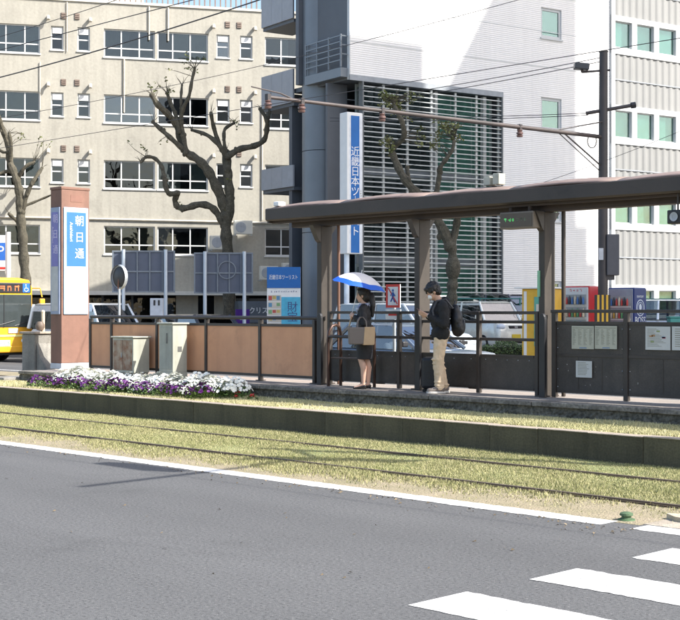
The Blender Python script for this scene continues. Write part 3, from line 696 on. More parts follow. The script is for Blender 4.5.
for zt in ZT[:3]:
    for a, b in ((48,90),(213,254.5)):
        for x in (a,b):
            o = MB().tube([(U(x),.0,zt+.36),(U(x),-.2,zt+.36),(U(x)-.0,-.26,zt+.22)],.075,8).build('vent_hood', hood, bb, smooth=True)
    for x in (63.5,77,227.5,239):
        o = MB().box(U(x)-.11,U(x)+.11,-.03,.0,zt+.33,zt+.60).build('square_vent', vent, bb)
        for k in range(3): MB().box(U(x)-.09,U(x)+.09,-.05,-.031,zt+.34+.09*k,zt+.39+.09*k).build('vent_louvre', vent, o)
for x, za, zb in ((149,13.9,15.4),(168,13.9,15.4),(124,10.6,13.0),(67,13.2,15.4),(262,5.9,11.0),(40,10.6,12.7)):
    MB().cyl((U(x),-.05,za),(U(x),-.05,zb),.035 if x > 100 else .02,8).build('drain_pipe', hood, bb, smooth=True)
MB().cyl((U(-40),-.05,5.85),(U(330),-.05,5.75),.045,8).build('conduit', hood, bb, smooth=True)
# rooftop railing
for k in range(46): x = U(60)+k*(U(300)-U(60))/45; MB().box(x-.03,x+.03,.5,.56,15.56,16.6).build('roof_baluster', M('rusty balcony bar', (.2,.15,.13), .7), bb)
MB().box(U(60),U(300),.49,.57,16.6,16.68).build('roof_rail', M('rusty balcony bar', (.2,.15,.13), .7), bb)
MB().box(U(100),U(150),2.5,6,15.56,18.5).build('roof_house', M('pale coping', (.66,.63,.55), .8), bb)
# ground floor: canopy, dark shopfront
MB().box(u0,u1,-1.1,-.003,2.42,2.60).build('shop_canopy', M('pale coping', (.66,.63,.55), .8), bb)
MB().box(u0,u1,.5,.6,0,2.42).build('shop_back', darkroom, bb)
shopf = M('dark shop frame', (.05,.055,.06), .4)
for k in range(16): x = U(-20)+k*1.32; MB().box(x-.05,x+.05,.02,.12,0,2.419).build('shopfront_post', shopf, bb); MB().box(x+.05,x+1.27,.06,.07,.0,2.3).build('shop_pane', gld, bb)
for x in (187, 225): MB().box(U(x)-.5,U(x)+.5,-.02,.01,0,2.40).build('shop_pier', tile, bb)
# air conditioners
def ac_unit(x, y, label, rz=FB.rz):
    t = thing('air_conditioner', label, 'air conditioner', tuple(FB.o+FB.t*U(x)+FB.n*.6+Vector((0,0,FB.z(x,y)))), rz, 'air conditioners on the cream wall')
    MB().box(-.42,.42,-.16,.16,.0,.62).build('casing', M('ac casing', (.68,.66,.58), .5, var=.06), t, bevel=.02)
    MB().lathe([(.0,.0),(.06,.012),(.23,.012),(.245,.0)],20).xf(Matrix.Translation((-.12,-.161,.31))@Matrix.Rotation(PI/2,4,'X')).build('fan_grille', greybox, t, smooth=True)
    MB().box(-.40,-.34,-.14,.5,-.06,0).build('bracket', steel, t); MB().box(.34,.40,-.14,.5,-.06,0).build('bracket', steel, t)
ac_unit(266, 280, 'white air conditioner unit left of the pair above the blue travel board'); ac_unit(288, 277, 'white air conditioner unit right of the pair above the blue travel board'); ac_unit(217, 250, 'white air conditioner unit beside the big pollarded trunk')
ac_unit(240.5, 235, 'small white wall unit right of the pollarded trunk')
# dark shop awning
aw = thing('shop_awning', 'dark slate shop awning with white italic lettering beside the tree trunk', 'awning', tuple(FB.o+FB.t*U(252)+FB.n*2.0), FB.rz)
slate = M('slate awning', (.085,.10,.115), .6, var=.1)
wA = U(300)-U(252)
MB().prism([(-.8,1.2),(.75,1.2),(.75,2.15),(-.5,2.15)], 0, -1.1, 1.4).build('cloth', slate, aw, fix=True)
text('クリスタル BLD', 'awning_letters', white, aw, (.35,-.665,1.72), .33, (PI/2-.3,0,0), .004, sx=.85)
ps = thing('purple_sign', 'small purple shop sign under the slate awning', 'sign', tuple(at(242.5, 318, 54)), FB.rz)
MB().box(-.28,.28,-.04,.04,-.35,.35).build('board', M('sign purple', (.12,.03,.30), .5), ps); strokes('sign_mark', white, ps, (0,-.0405,-.05), 1, .3)
# ------------------------------------------------------------------ white office building
FW = Facade(-.83, .558, -36.6); U = FW.u
panelw = M('white metal panel', (.86,.835,.80), .38, var=.035, scale=.6, streak=.05)
def ribbed(m, scale, stren):       # fine horizontal lines pressed into the panels
    n = m.node_tree.nodes; l = m.node_tree.links; tc = n.new('ShaderNodeTexCoord'); wv = n.new('ShaderNodeTexWave'); wv.wave_type = 'BANDS'; wv.bands_direction = 'Z'; wv.inputs['Scale'].default_value = scale
    l.new(tc.outputs['Object'], wv.inputs['Vector']); bp = n.new('ShaderNodeBump'); bp.inputs['Strength'].default_value = stren; bp.inputs['Distance'].default_value = .02
    l.new(wv.outputs[0], bp.inputs['Height']); l.new(bp.outputs[0], n['Principled BSDF'].inputs['Normal'])
ribbed(panelw, 4.5, .35)
dgrey = M('dark grey cladding', (.10,.11,.125), .5, var=.12, scale=.8); mgrey = M('blue grey cladding', (.20,.225,.25), .42, metal=.2, var=.1, scale=.8)
gteal = glass('teal glass', (.70,.86,.82), .3); wfr = M('white window frame', (.60,.61,.60), .45, var=.03)
ob = thing('office_building', 'white metal office block with louvred lower corner and grey drum stair', 'building', tuple(FW.o), FW.rz)
ua, ul0, ul1, ub = U(350), U(362), U(502.5), U(610)
ZB = 9.5
ops = []
zz = [(8.5,38.5),(98,130),(188,221),(281,312)]
wl_ = []
for (ya, yb) in zz:
    c, d = FW.z(551, yb), FW.z(551, ya); ops.append((U(541),U(561.5),c,d)); wl_.append((U(541),U(561.5),c,d))
mb = MB(); holes_wall(mb, ul1, ub, 0, 14.9, ops, .25); mb.build('tall_wall', panelw, ob)
mb = MB().add([(ua,0,ZB),(ul1,0,ZB),(ul1,0,14.9),(ua,0,14.9)], [(0,1,2,3)]); mb.build('upper_wall', panelw, ob)
for k in range(4):                      # panel joints: slim proud strips
    z = 10.6+k*1.3; MB().box(ua,ub,-.006,.0,z-.012,z+.012).build('panel_joint', wfr, ob)
MB().box(ua,ul1,.002,3.5,ZB-.16,ZB-.01).build('overhang_soffit', dgrey, ob); MB().box(ua-.03,ul1+.02,-.03,.02,ZB-.18,ZB-.001).build('drip_edge', M('grey drip edge', (.32,.34,.36), .5), ob)
MB().box(ua-.02,ua,.12,2.6,ZB-.16,14.9).build('return_wall', dgrey, ob); MB().box(ua-.03,ua+.001,-.02,.119,ZB-.16,14.9).build('corner_trim', wfr, ob)
MB().box(ua+3,ub,7.5,7.7,0,14.9).build('rear_wall', panelw, ob); MB().box(ua+3,ua+3.2,2.9,7.5,0,14.9).build('rear_return_wall', dgrey, ob); MB().box(ua,ub,0.01,7.7,14.9,15.1).build('roof', panelw, ob)
MB().box(ul1+.02,ul1+.2,.02,7.4,0,ZB-.17).build('inner_side_wall', dgrey, ob)
for c in wl_:
    window(ob,*c,(),None,wfr,gteal,.05,.10,[(c[0]+.12,c[1]-.12,c[2])],M('teal blind', (.05,.085,.082), .9, col2=(.10,.155,.15), scale=1.5))
MB().box(U(535),U(570),1.0,1.1,0,14.6).build('interior', darkroom, ob)
# louvre screen
sl_len = ul1-ul0; slm = M('silver louvre', (.56,.58,.57), .4, metal=.35, var=.08, rnd=.06)
slat = MB().prism([(-.03,-.022),(.05,-.004),(.05,.024),(-.03,.008)], 0, 0, sl_len-.1).build('louvre_slat', slm, ob, fix=True)
z = ZB-.32; slat.location = (ul0+.05,.02,z); n_ = 1
while z > .8:
    z -= .166; inst(slat, ob, (ul0+.05,.02,z))
for px_ in (364,385,409,433,457,478,500): MB().box(U(px_)-.04,U(px_)+.04,.072,.13,.4,ZB-.2).build('louvre_mullion', slm, ob)
MB().box(ul1-.05,ul1,-.04,.2,.4,ZB-.18).build('louvre_frame', M('grey frame', (.16,.17,.17), .5), ob); MB().box(ul0,ul0+.05,-.04,.2,.4,ZB-.18).build('louvre_frame', M('grey frame', (.16,.17,.17), .5), ob)
mid = U(442)
for k, (a, b) in enumerate(((mid,U(457)),(U(458.5),U(478)),(U(479.5),U(496)))):
    for j in range(3): MB().box(a,b,.38,.40,.6+3.0*j,3.2+3.0*j).build('glazing', gteal, ob)
MB().box(U(439.5),U(442),.24,.44,0,ZB-.2).build('column', wfr, ob); MB().box(U(487),U(490),.20,.36,0,ZB-.2).build('column', wfr, ob)
for j in range(3): MB().box(ul0+.06,ul1-.06,.42,.455,.3+3.0*j,.52+3.0*j).build('floor_edge', mgrey, ob)
for j in range(3): MB().box(ul0+.1,mid-.2,.38,.40,.6+3.0*j,3.2+3.0*j).build('glazing', gl, ob)
MB().box(ua,ul1,3.6,3.8,0,ZB-.17).build('recess_wall', dgrey, ob); MB().box(ul0+.06,mid-.1,.46,.5,0,ZB-.2).build('backdrop', M('grey blind', (.15,.18,.18), .9, col2=(.30,.34,.33), scale=1.2), ob); MB().box(mid,ul1-.1,.46,.5,0,ZB-.2).build('backdrop', M('grey green blind', (.17,.24,.22), .9, col2=(.36,.42,.38), scale=1.0), ob)  # pale panels added close behind the slats to lighten the dark gaps
for j, (zq, xq) in enumerate(((5.1,452),(5.15,470),(2.2,449))): MB().box(U(xq)-.5,U(xq)+.5,.33,.37,zq,zq+.07).build('ceiling_lamp', M('lamp white', (.9,.9,.85), .4, emis=1.2), ob)
# grey drum stair and its wall, side balcony
pc = FW.loc(gnd(323, 46.6)); R_ = 21*46.6/F
MB().lathe([(R_,0),(R_,4.4)],28,(pc.x,pc.y,0)).build('drum', mgrey, ob, smooth=True); MB().lathe([(R_,4.42),(R_,7.2)],28,(pc.x,pc.y,0)).build('drum', mgrey, ob, smooth=True); MB().lathe([(R_,7.22),(R_,14.9)],28,(pc.x,pc.y,0)).build('drum', mgrey, ob, smooth=True)
MB().box(ua-.35,ua+3.2,2.61,2.8,ZB,14.9).build('dark_wall', dgrey, ob)
MB().box(ua-.3,ul0+.02,.9,1.0,0,ZB-.18).build('dark_wall', dgrey, ob)
zs = FW.z(350,66)-.35
MB().box(ua-.30,ua-.022,.1,2.3,zs,zs+.30).build('balcony_slab', mgrey, ob)
for k in range(5): MB().box(ua-.30,ua-.26,.1,2.3,zs+.55+.2*k-.02,zs+.55+.2*k+.02).build('balcony_rail', mgrey, ob)
for k in range(4): MB().box(ua-.305,ua-.255,.1+.71*k,.15+.71*k,zs+.32,zs+1.4).build('balcony_post', mgrey, ob)
for k in range(3): MB().box(ua-.255,ua-.03,.1,.14,zs+.75+.3*k-.02,zs+.75+.3*k+.02).build('balcony_rail', mgrey, ob)
bal = M('grey balcony panel', (.36,.37,.39), .5, var=.08)
for zc, hh in ((12.9,1.9),(9.6,1.15),(6.45,.75)):
    q = MB().box(ua-.05,ua+1.2,3.4,5.5,zc-hh/2-.12,zc-hh/2).build('balcony_floor', dgrey, ob)
    for i in range(3): MB().box(ua-.12,ua-.052,3.36+.72*i,4.07+.72*i,zc-hh/2,zc+hh/2).build('balcony_panel', bal, ob)
    MB().box(ua-.05,ua+1.2,5.45,5.51,zc-hh/2,zc+hh/2).build('balcony_panel', bal, ob)
# siding wing with strips of windows
ws = thing('siding_wing', 'cream siding office wing with strips of green-tinted windows at far right', 'building', tuple(FW.o), FW.rz)
sid = M('cream siding', (.27,.27,.26), .6, var=.05, scale=.8, streak=.08, rnd=.03)
uc, ue = U(610)+.003, U(790); rows = [(20.5,47),(110,137),(200,223),(290,312)]
prev = 14.9
for k, (ya, yb) in enumerate(rows):
    d_, c_ = FW.z(614,ya), FW.z(614,yb)
    # siding above the strip, corrugated
    b = MB(); n = int((ue-uc)/.09); vs = []; z0, z1 = d_+.2, prev
    for i in range(n+1):
        x = uc+(ue-uc)*i/n; y = .0 if (i//2) % 2 == 0 else .035
        vs += [(x,y-.03,z0),(x,y-.03,z1)]
    b.add(vs, [(2*i,2*i+2,2*i+3,2*i+1) for i in range(n)]); b.build('siding', sid, ws)
    MB().box(uc,ue,-.05,-.032,(z0+z1)/2-.02,(z0+z1)/2+.02).build('siding_joint', M('grey drip edge', (.32,.34,.36)), ws)
    MB().box(uc,ue,-.06,.1,d_+.0,d_+.2).build('head_band', wfr, ws); MB().box(uc,ue,-.06,.1,c_-.25,c_).build('sill_band', wfr, ws)
    x = 614
    while x < 780:
        a, b_ = U(x), U(x+17)
        window(ws,a,b_,c_+.001,d_-.001,(),None,wfr,gteal,.03,.04,[(a+.05,a+(b_-a)*random.choice((.35,.6,.98)),c_+.05)] if random.random() < .75 else [],M('mint curtain', (.20,.30,.275), .9),False)
        MB().box(b_,U(x+22),-.055,.1,c_,d_).build('window_pier', wfr, ws); x += 22
    MB().box(uc,U(614),-.055,.1,c_,d_).build('window_pier', wfr, ws)
    prev = c_-.25
b = MB(); b.box(uc,ue,-.02,.05,0,prev).build('base_wall', sid, ws)
MB().box(uc,uc+.18,-.09,.1,0,14.9).build('corner_trim', wfr, ws)
MB().box(uc,ue,.22,.3,0,14.9).build('interior', M('office blind', (.05,.10,.095), .9, col2=(.10,.17,.16), scale=.9), ws); MB().box(uc,ue,.05,8,14.9,15.1).build('roof', sid, ws); MB().box(uc,ue,8,8.2,0,14.9).build('rear_wall', sid, ws)
MB().box(ue,ue+.2,-.05,8.2,0,15.1).build('side_wall', sid, ws)
# unseen blocks added right of the view, shaped so their shade falls in bands on the white wall
hr = thing('shade_tower', 'added unseen tower right of the view that shades the white wall', 'building', (-9.5,52.5,0), FW.rz)
tw = M('shade tower concrete', (.45,.44,.42), .8, var=.1)
q_ = 18.0; du = q_*SUN.dot(FW.t)/SUN.dot(FW.n); dz = q_*SUN.z/SUN.dot(FW.n)
hr.location = tuple(FW.o+FW.n*q_)
def shade_block(xa, xb, ztop, nm):
    a, b = U(xa)+du, U(xb)+du; h = ztop+dz
    MB().box(a, b, -6, 0, 0, h).build(nm, tw, hr)
    k = 0
    while 2+k*3.4 < h-2: MB().box(a+.4, b-.4, .0, .03, 2+k*3.4, 3.6+k*3.4).build('window_band', M('dark bus glass', (.05,.06,.06), .08, var=.1), hr); k += 1
shade_block(300, 424, FW.z(390,38), 'low_shade_block'); shade_block(424.2, 514, FW.z(480,118), 'middle_shade_block'); shade_block(514.2, 577, 14.6, 'high_shade_block'); shade_block(577.2, 588, FW.z(583,225), 'slim_shade_block'); shade_block(588.2, 596, FW.z(592,262), 'slim_shade_block')
# ------------------------------------------------------------------ street trees, heavily pollarded
bark = M('mossy bark', (.050,.046,.032), .95, col2=(.125,.11,.078), scale=7, bump=1.0, bscale=26, fine=.3)
barkg = bark
leafm = M('young camphor leaves', (.10,.14,.04), .6, col2=(.20,.19,.07), scale=3, island=.45)
def limb(pts, d, r0, r1, wob=.35):
    """pts: photo pixels of one limb; depth swings gently about d so the crown has real depth"""
    ph = random.uniform(0, 6.28); P3 = []; n = len(pts)
    for i, (x, y) in enumerate(pts): P3.append(at(x, y, d+wob*math.sin(ph+i*.9)*(i/max(1, n-1))))
    out = []; rad = []                                    # Catmull-Rom resample
    for i in range(n-1):
        p0, p1, p2, p3 = P3[max(i-1,0)], P3[i], P3[i+1], P3[min(i+2,n-1)]
        for k in range(4):
            t = k/4; out.append(.5*((2*p1)+(-p0+p2)*t+(2*p0-5*p1+4*p2-p3)*t*t+(-p0+3*p1-3*p2+p3)*t**3))
    out.append(P3[-1]); m = len(out)
    for i in range(m): rad.append((r0+(r1-r0)*i/(m-1))*(1+.13*math.sin(i*1.7+ph)+random.uniform(-.06,.06)))
    rad[-1] *= .8
    return out, rad
def leaves(b, c, rx, n, s=.07):
    for i in range(n):
        q = Vector((random.gauss(0,1), random.gauss(0,1), random.gauss(0,.8)))*rx*.5; p = Vector(c)+q
        d = Vector((random.uniform(-1,1), random.uniform(-1,1), random.uniform(-.6,.8))).normalized(); e = d.orthogonal().normalized()*s*.35; L = s*random.uniform(.7,1.3)
        b.add([p, p+d*L*.5+e, p+d*L, p+d*L*.5-e], [(0,1,2,3)])
def tree(x, d, base, trunk, limbs, tufts, label, leafs=.08):
    root = gnd(x, d, .15); t = thing('street_tree', label, 'tree', tuple(root), 0, 'pollarded street trees')
    inv = Matrix.Translation(-root)
    b0 = at(x, 320, d); pts, rad = limb(trunk, d, base, base*.82, .0)
    g = MB(); g.tube([root+Vector((0,0,-.1)), root+Vector((0,0,.25)), root+Vector((0,0,.7))]+pts, [base*1.5, base*1.15, base*1.03]+rad, 12)
    g.xf(inv).build('trunk', bark, t, smooth=True)
    ends = []
    for pl, r0, r1 in limbs:
        p, r = limb(pl, d, r0*1.16, r1*1.25); g = MB(); g.tube(p, r, 9)
        for k in range(max(2, len(p)//3)):
            i_ = random.randrange(1, len(p)); rr_ = r[i_]*random.uniform(.5,.8); g.ball(p[i_]+Vector((random.uniform(-1,1),random.uniform(-1,1),random.uniform(-1,1)))*r[i_]*.75, (rr_,rr_*.9,rr_*1.2), 7, 5)
        ends.append((p, r)); g.ball(p[-1], r[-1]*1.25, 8, 6); g.ball(p[0], r[0]*1.05, 8, 6)
        o = g.xf(inv).build('limb', bark, t, smooth=True)
        tw_ = MB()                                        # short water-shoots at the cut end
        for k in range(4):
            q = p[-1]+Vector((random.uniform(-.3,.3), random.uniform(-.3,.3), random.uniform(.05,.45))); tw_.tube([p[-1], (p[-1]+q)/2+Vector((random.uniform(-.05,.05),0,.03)), q], [.012,.009,.004], 5)
        tw_.xf(inv).build('twigs', bark, o, kind='stuff')
    b = MB(); sh = MB(); pool = [q for p, r in ends for q in p[2:]]
    for (px_, py_, rr_, n) in tufts:      # leafy shoots: each springs from the nearest limb and carries its own leaves
        c0 = at(px_, py_, d); R0 = rr_*d/F
        ns = max(3, n//5)
        for k in range(ns):
            tip = c0+Vector((random.gauss(0,1), random.gauss(0,1), random.gauss(0,.8)))*R0*.55
            src = min(pool, key=lambda q: (q-tip).length+random.uniform(0,.25)); mid_ = src.lerp(tip,.5)+Vector((random.uniform(-.12,.12), random.uniform(-.12,.12), random.uniform(0,.15)))
            sh.tube([src, mid_, tip],[.014,.010,.004],5)
            for j in range(max(2, n//ns)):
                q = mid_.lerp(tip, random.uniform(.2,1)); leaves(b, q, .07, 1, leafs)
    if tufts: sh.xf(inv).build('shoots', bark, t, kind='stuff')
    if tufts: b.xf(inv).build('foliage', leafm, t, kind='stuff')
random.seed(3)
tree(229, 48.6, .225, [(229,320),(229,290),(228,255),(226,232),(227,216)], [
    ([(224,226),(219,216),(211,207),(199,204.5),(186,208),(178,207),(175,200),(178,193),(170,194),(166,188),(164,176),(161,165),(154,158),(146,157),(141,162)], .12, .045),
    ([(226,216),(222,200),(214,182),(206,168),(197,159),(186,152),(181,140),(177,126),(168,114),(158,105),(152,95)], .17, .075),
    ([(184,150),(173,140),(163,131),(153,122)], .085, .06),
    ([(179,132),(176,116),(171,104),(167,93)], .07, .05),
    ([(186,153),(183,135),(181,118),(184,106),(189,96),(192,80),(195,68)], .085, .04),
    ([(181,120),(181,105),(181,96),(182,85)], .05, .035),
    ([(228,220),(230,200),(228,180),(227,165),(226,153)], .15, .13),
    ([(226,155),(218,144),(207,135),(192,130)], .085, .05),
    ([(222,150),(217,138),(213,124),(211,113)], .075, .055),
    ([(226,155),(224,140),(225,129),(234,123)], .06, .045),
    ([(228,156),(240,149),(254,146),(264,140),(267,128),(266,118),(260,109)], .105, .055),
    ([(267,124),(269,115),(271,104)], .05, .04)],
    [(160,76,14,22),(168,90,12,18),(195,56,14,30),(186,68,10,16),(150,85,8,14),(145,145,16,16),(163,140,10,10),(240,120,8,10),(178,205,6,16),(232,185,6,14),(228,214,8,18)],
    'big dark pollarded street tree with many sawn limbs in front of the cream block', .10)
tree(24, 58.5, .225, [(26,320),(26,285),(24,262),(23,240),(21,222),(20,205)], [
    ([(21,212),(20,198),(18,186),(15,175),(10,162),(9,148),(5,136),(0,122),(-3,112)], .17, .08),
    ([(10,160),(11,145),(9,133)], .07, .06), ([(13,170),(4,172),(-4,175)], .07, .05), ([(9,152),(3,152),(-3,148)], .06, .05),
    ([(22,214),(25,200),(30,187),(36,177),(42,168)], .10, .06), ([(24,206),(32,203),(44,198),(56,193)], .06, .03), ([(21,224),(15,219),(9,214)], .08, .06), ([(18,178),(25,167),(34,162)], .08, .055)],
    [(33,148,18,22),(42,138,12,10),(30,136,10,8)], 'slim pollarded street tree at the left edge above the yellow bus', .11)
tree(452, 41.5, .17, [(452,330),(452,305),(452,290),(453,278),(453,265),(452,250),(450,240)], [
    ([(450,246),(443,230),(434,214),(424,200),(412,188),(402,175),(395,160),(392,150),(398,143),(404,136),(402,122),(396,110),(393,100)], .145, .045),
    ([(452,246),(455,232),(457,222),(458,212)], .10, .09), ([(409,186),(408,176),(407,168)], .06, .055),
    ([(432,212),(436,195),(439,178),(440,168),(447,158),(453,148),(454,138),(456,130)], .085, .03)],
    [(392,102,11,130),(400,112,9,60),(386,95,7,40),(418,98,10,40),(384,140,8,50),(390,148,7,30),(428,146,8,60),(436,130,8,50),(440,122,8,30),(452,130,9,90),(458,140,6,30),(430,135,7,30)],
    'grey pollarded street tree behind the canopy and the man', .10)
g_ = [o for o in bpy.data.objects if o.name.startswith('street_tree')]
MB().ball(tuple(at(453,268,41.5)-Vector(g_[-1].location)), (.235,.235,.40), 12, 9).build('burl', bark, g_[-1], smooth=True)
# ------------------------------------------------------------------ utility pole with bracket arm over the far track
pb = gnd(603, 37, .42); polem = M('dark pole paint', (.050,.043,.043), .5, var=.15)
up = thing('utility_pole', 'dark steel utility pole with street lamp, switch box and long bracket arm', 'utility pole', tuple(pb))
L_ = lambda x, y, d=37: at(x, y, d)-pb
MB().tube([(0,0,-.4),(0,0,4),L_(603.5,52)],[.14,.13,.115],14).build('pole', polem, up, smooth=True); MB().cyl(L_(603.5,52),L_(603.5,51),.13,14).build('cap', polem, up)
c = L_(610,113.5); t3 = FW.t
MB().tube([L_(586,113.2),L_(634,105)],[.05,.05],8).build('cross_arm', polem, up, smooth=True); MB().cyl(L_(631,105.5),L_(635.5,104.8),.085,8).build('insulator', black, up)
MB().tube([L_(582,72),L_(610,70)],[.03,.03],8).build('lamp_arm', polem, up, smooth=True)
hd = MB().box(-.20,.20,-.14,.14,-.09,.09); hd.xf(Matrix.Translation(L_(581.5,66.5))@Matrix.Rotation(ROTV,4,'Z')@Matrix.Rotation(.1,4,'Y')); hd.build('lamp_head', M('charcoal lamp', (.04,.042,.045), .4), up, bevel=.025)
MB().tube([L_(582,69),L_(582,72.5)],[.04,.03],8).build('lamp_neck', polem, up)
bxs = MB().box(-.17,.17,-.17,.17,-.56,.56); bxs.xf(Matrix.Translation(L_(612,255))@Matrix.Rotation(ROTV,4,'Z')); bxs.build('switch_box', M('slate box', (.075,.075,.085), .55, var=.12), up, bevel=.02)
b2 = MB().box(-.12,.12,-.1,.1,-.08,.08); b2.xf(Matrix.Translation(L_(609.5,277))@Matrix.Rotation(ROTV,4,'Z')); b2.build('box_bracket', polem, up)
MB().box(-.06,.06,-.03,.03,-.16,.16).xf(Matrix.Translation(L_(601,254,36.85))@Matrix.Rotation(ROTV,4,'Z')).build('number_plate', M('grey plate', (.45,.47,.5), .5), up)
end = at(268, 97, 30.7)-pb; st = L_(603, 137)
armm = M('rusty arm', (.085,.062,.056), .6, col2=(.045,.04,.038), scale=2); 
MB().tube([st, st.lerp(end,.35), st.lerp(end,.7), end],[.055,.055,.048,.04],10).build('bracket_arm', armm, up, smooth=True)
MB().tube([L_(607,121),st.lerp(end,.18)],[.02,.02],6).build('arm_tie', polem, up); MB().tube([L_(603.5,168),st.lerp(end,.14)],[.022,.022],6).build('arm_strut', polem, up); MB().tube([L_(601,172),st.lerp(end,.16)],[.014,.014],6).build('arm_strut', polem, up)
for f_ in (.285,.70,.915,1.0):
    c = st.lerp(end,f_); MB().lathe([(0,-.11),(.07,-.10),(.09,-.06),(.05,-.04),(.09,-.02),(.09,.02),(.05,.04),(.08,.07),(.04,.10),(0,.11)],12,(c.x,c.y,c.z-.16)).build('insulator', M('brown insulator', (.15,.09,.08), .3), up, smooth=True); MB().box(c.x-.05,c.x+.05,c.y-.05,c.y+.05,c.z-.07,c.z+.07).build('clamp', polem, up)
MB().tube([st.lerp(end,.93)+Vector((0,0,.0)), st.lerp(end,.97)+Vector((0,0,.12)), end+Vector((0,-.5,.18))],[.02,.018,.015],6).build('tip_rod', armm, up)
loop = [L_(592+4.5*math.cos(a), 141+7*math.sin(a)) for a in np.linspace(0,2*PI,14)]; MB().tube(loop,.015,6,False).build('cable_loop', black, up)
# overhead wires
wirem = M('wire', (.05,.05,.055), .6)
def wire(p, q, r, label, sag=.15, cat='wire'):
    pts = [p.lerp(q,i/16)+Vector((0,0,-sag*4*(i/16)*(1-i/16))) for i in range(17)]
    o = MB().tube(pts, r, 5, False).build('overhead_wire', wirem, None, smooth=True); tag(o, label, cat, 'overhead wires')
wire(at(-60,92,30), at(300,-14,24), .014, 'thick overhead wire rising across the cream block windows', .1)
wire(at(-40,48,33), at(180,-22,28), .008, 'thin overhead wire across the top left corner', .05)
wire(at(0,118,45), at(560,-12,36), .009, 'long thin overhead wire from left trees up past the white building', .25)
wire(at(603,57,37), at(300,108,55), .012, 'upper of the two wires running left from the pole top', .1); wire(at(603,61,37), at(300,113,55), .012, 'lower of the two wires running left from the pole top', .1)
wire(at(588,113,37), at(330,118,44), .010, 'wire leaving the pole cross arm, upper', .05); wire(at(588,115,37), at(330,121,44), .010, 'wire leaving the pole cross arm, lower', .05)
wire(at(480,202,46), at(760,96,42), .008, 'thin slanting wire low across the white wall', .2)
for k, yy in enumerate((17.9+.25,)):
    o = MB().cyl((-60,yy,5.9),(30,yy,5.9),.007,5).build('contact_wire', wirem); tag(o, 'tram contact wire above the far track', 'wire', 'overhead wires')
# contact line and its span over the near track (out of the frame above; its shadow lies on turf and road)
o = MB().cyl((-60,11.3,5.9),(30,11.3,5.9),.007,5).build('contact_wire', wirem); tag(o, 'tram contact wire above the near track', 'wire', 'overhead wires')
# traffic signal mast right of the frame whose arm reaches over the near track
ms = thing('signal_mast', 'traffic signal mast with long arm right of the view by the crossing', 'traffic signal', (-6.2,13.9,.3))
MB().tube([(0,0,0),(0,0,3),(0,0,6.0)],[.11,.10,.09],12).build('mast', steel, ms, smooth=True)
def shp(x, y, z): q = gnd(x, CAMH*F/(y-HOR)); return q+Vector((SUN.x,SUN.y,SUN.z))*(z/SUN.z)-Vector((-6.2,13.9,.3))
a1, a2 = shp(315,459,5.9), shp(80,487,5.9)
MB().tube([Vector((0,0,5.6)), a1, a2],[.07,.055,.04],8).build('arm', steel, ms, smooth=True)
c = shp(140,467,5.6); MB().box(-.5,.5,-.12,.12,-.2,.2).xf(Matrix.Translation(c)).build('signal_head', greybox, ms, bevel=.05)
c = shp(330,461,5.5); MB().box(-.95,.95,-.03,.03,-.28,.28).xf(Matrix.Translation(c)@Matrix.Rotation(.6,4,'Z')@Matrix.Rotation(.9,4,'X')).build('sign_plate', greybox, ms, bevel=.01)
c = shp(255,468,5.9); MB().tube([c, a1.lerp(a2,.3)],[.03,.03],8).build('stay', steel, ms)
# ------------------------------------------------------------------ road sign backs
psteel = M('pale sign post', (.50,.56,.62), .45, metal=.2, var=.06); sback = M('blue grey sign back', (.085,.10,.14), .5, var=.08); sfr = M('sign back frame', (.17,.195,.225), .5)
def sign_back(x0, x1, y0, y1, poles, d, label):
    t = thing('road_sign', label, 'road sign', tuple(gnd((x0+x1)/2, d, .15)), ROTV+.02, 'large road signs seen from behind')
    s = d/F; w2 = (x1-x0)/2*s; zt = CAMH+(HOR-y0)*s-.15; zb = CAMH+(HOR-y1)*s-.15; xc = (x0+x1)/2
    MB().box(-w2,w2,.0,.03,zb,zt).build('plate', sback, t)
    zm = (zt+zb)/2
    g = MB().box(-w2,w2,-.03,-.001,zt-.05,zt).box(-w2,w2,-.03,-.001,zb,zb+.05).box(-w2,-w2+.05,-.03,-.001,zb+.05,zt-.05).box(w2-.05,w2,-.03,-.001,zb+.05,zt-.05); g.build('frame', sfr, t)
    MB().box(-w2+.05,w2-.05,-.03,-.001,zm-.025,zm+.025).build('cross_rib', sfr, t)
    for k in range(1,5): x = -w2+2*w2*k/5; MB().box(x-.02,x+.02,-.045,-.0315,zb+.05,zt-.05).build('rib', sfr, t)
    for p in poles: x = (p-xc)*s; MB().cyl((x,-.12,-.15),(x,-.12,zt+.03),.06,12).build('post', psteel, t, smooth=True)
    return t, s, zm
sign_back(112.3,175,250.5,292.5,(124,166),44,'blue grey back of a large road sign, the one above the round mirror')
t, s, zm = sign_back(194,253,252.5,293.5,(205.3,244.5),44.4,'blue grey back of a large road sign, the one crossed by the tree trunk')
MB().lathe([(.27,0),(.30,0),(.30,.02),(.27,.02),(.27,0)],24).xf(Matrix.Translation((.12,-.05,zm+.1))@Matrix.Rotation(PI/2,4,'X')).build('round_mark', sfr, t)
cm_ = thing('traffic_mirror', 'round convex traffic mirror on a thin post behind the orange fence', 'mirror', tuple(gnd(118, 30, .0)), ROTV+2.55)
cm_.scale = (.80,.80,.97)
MB().lathe([(0,-.07),(.13,-.06),(.22,-.035),(.262,-.004),(.262,.0)],24).xf(Matrix.Translation((.03,-.1,2.57))@Matrix.Rotation(PI/2,4,'X')).build('back_shell', M('dark shell', (.05,.052,.055), .35), cm_, smooth=True)
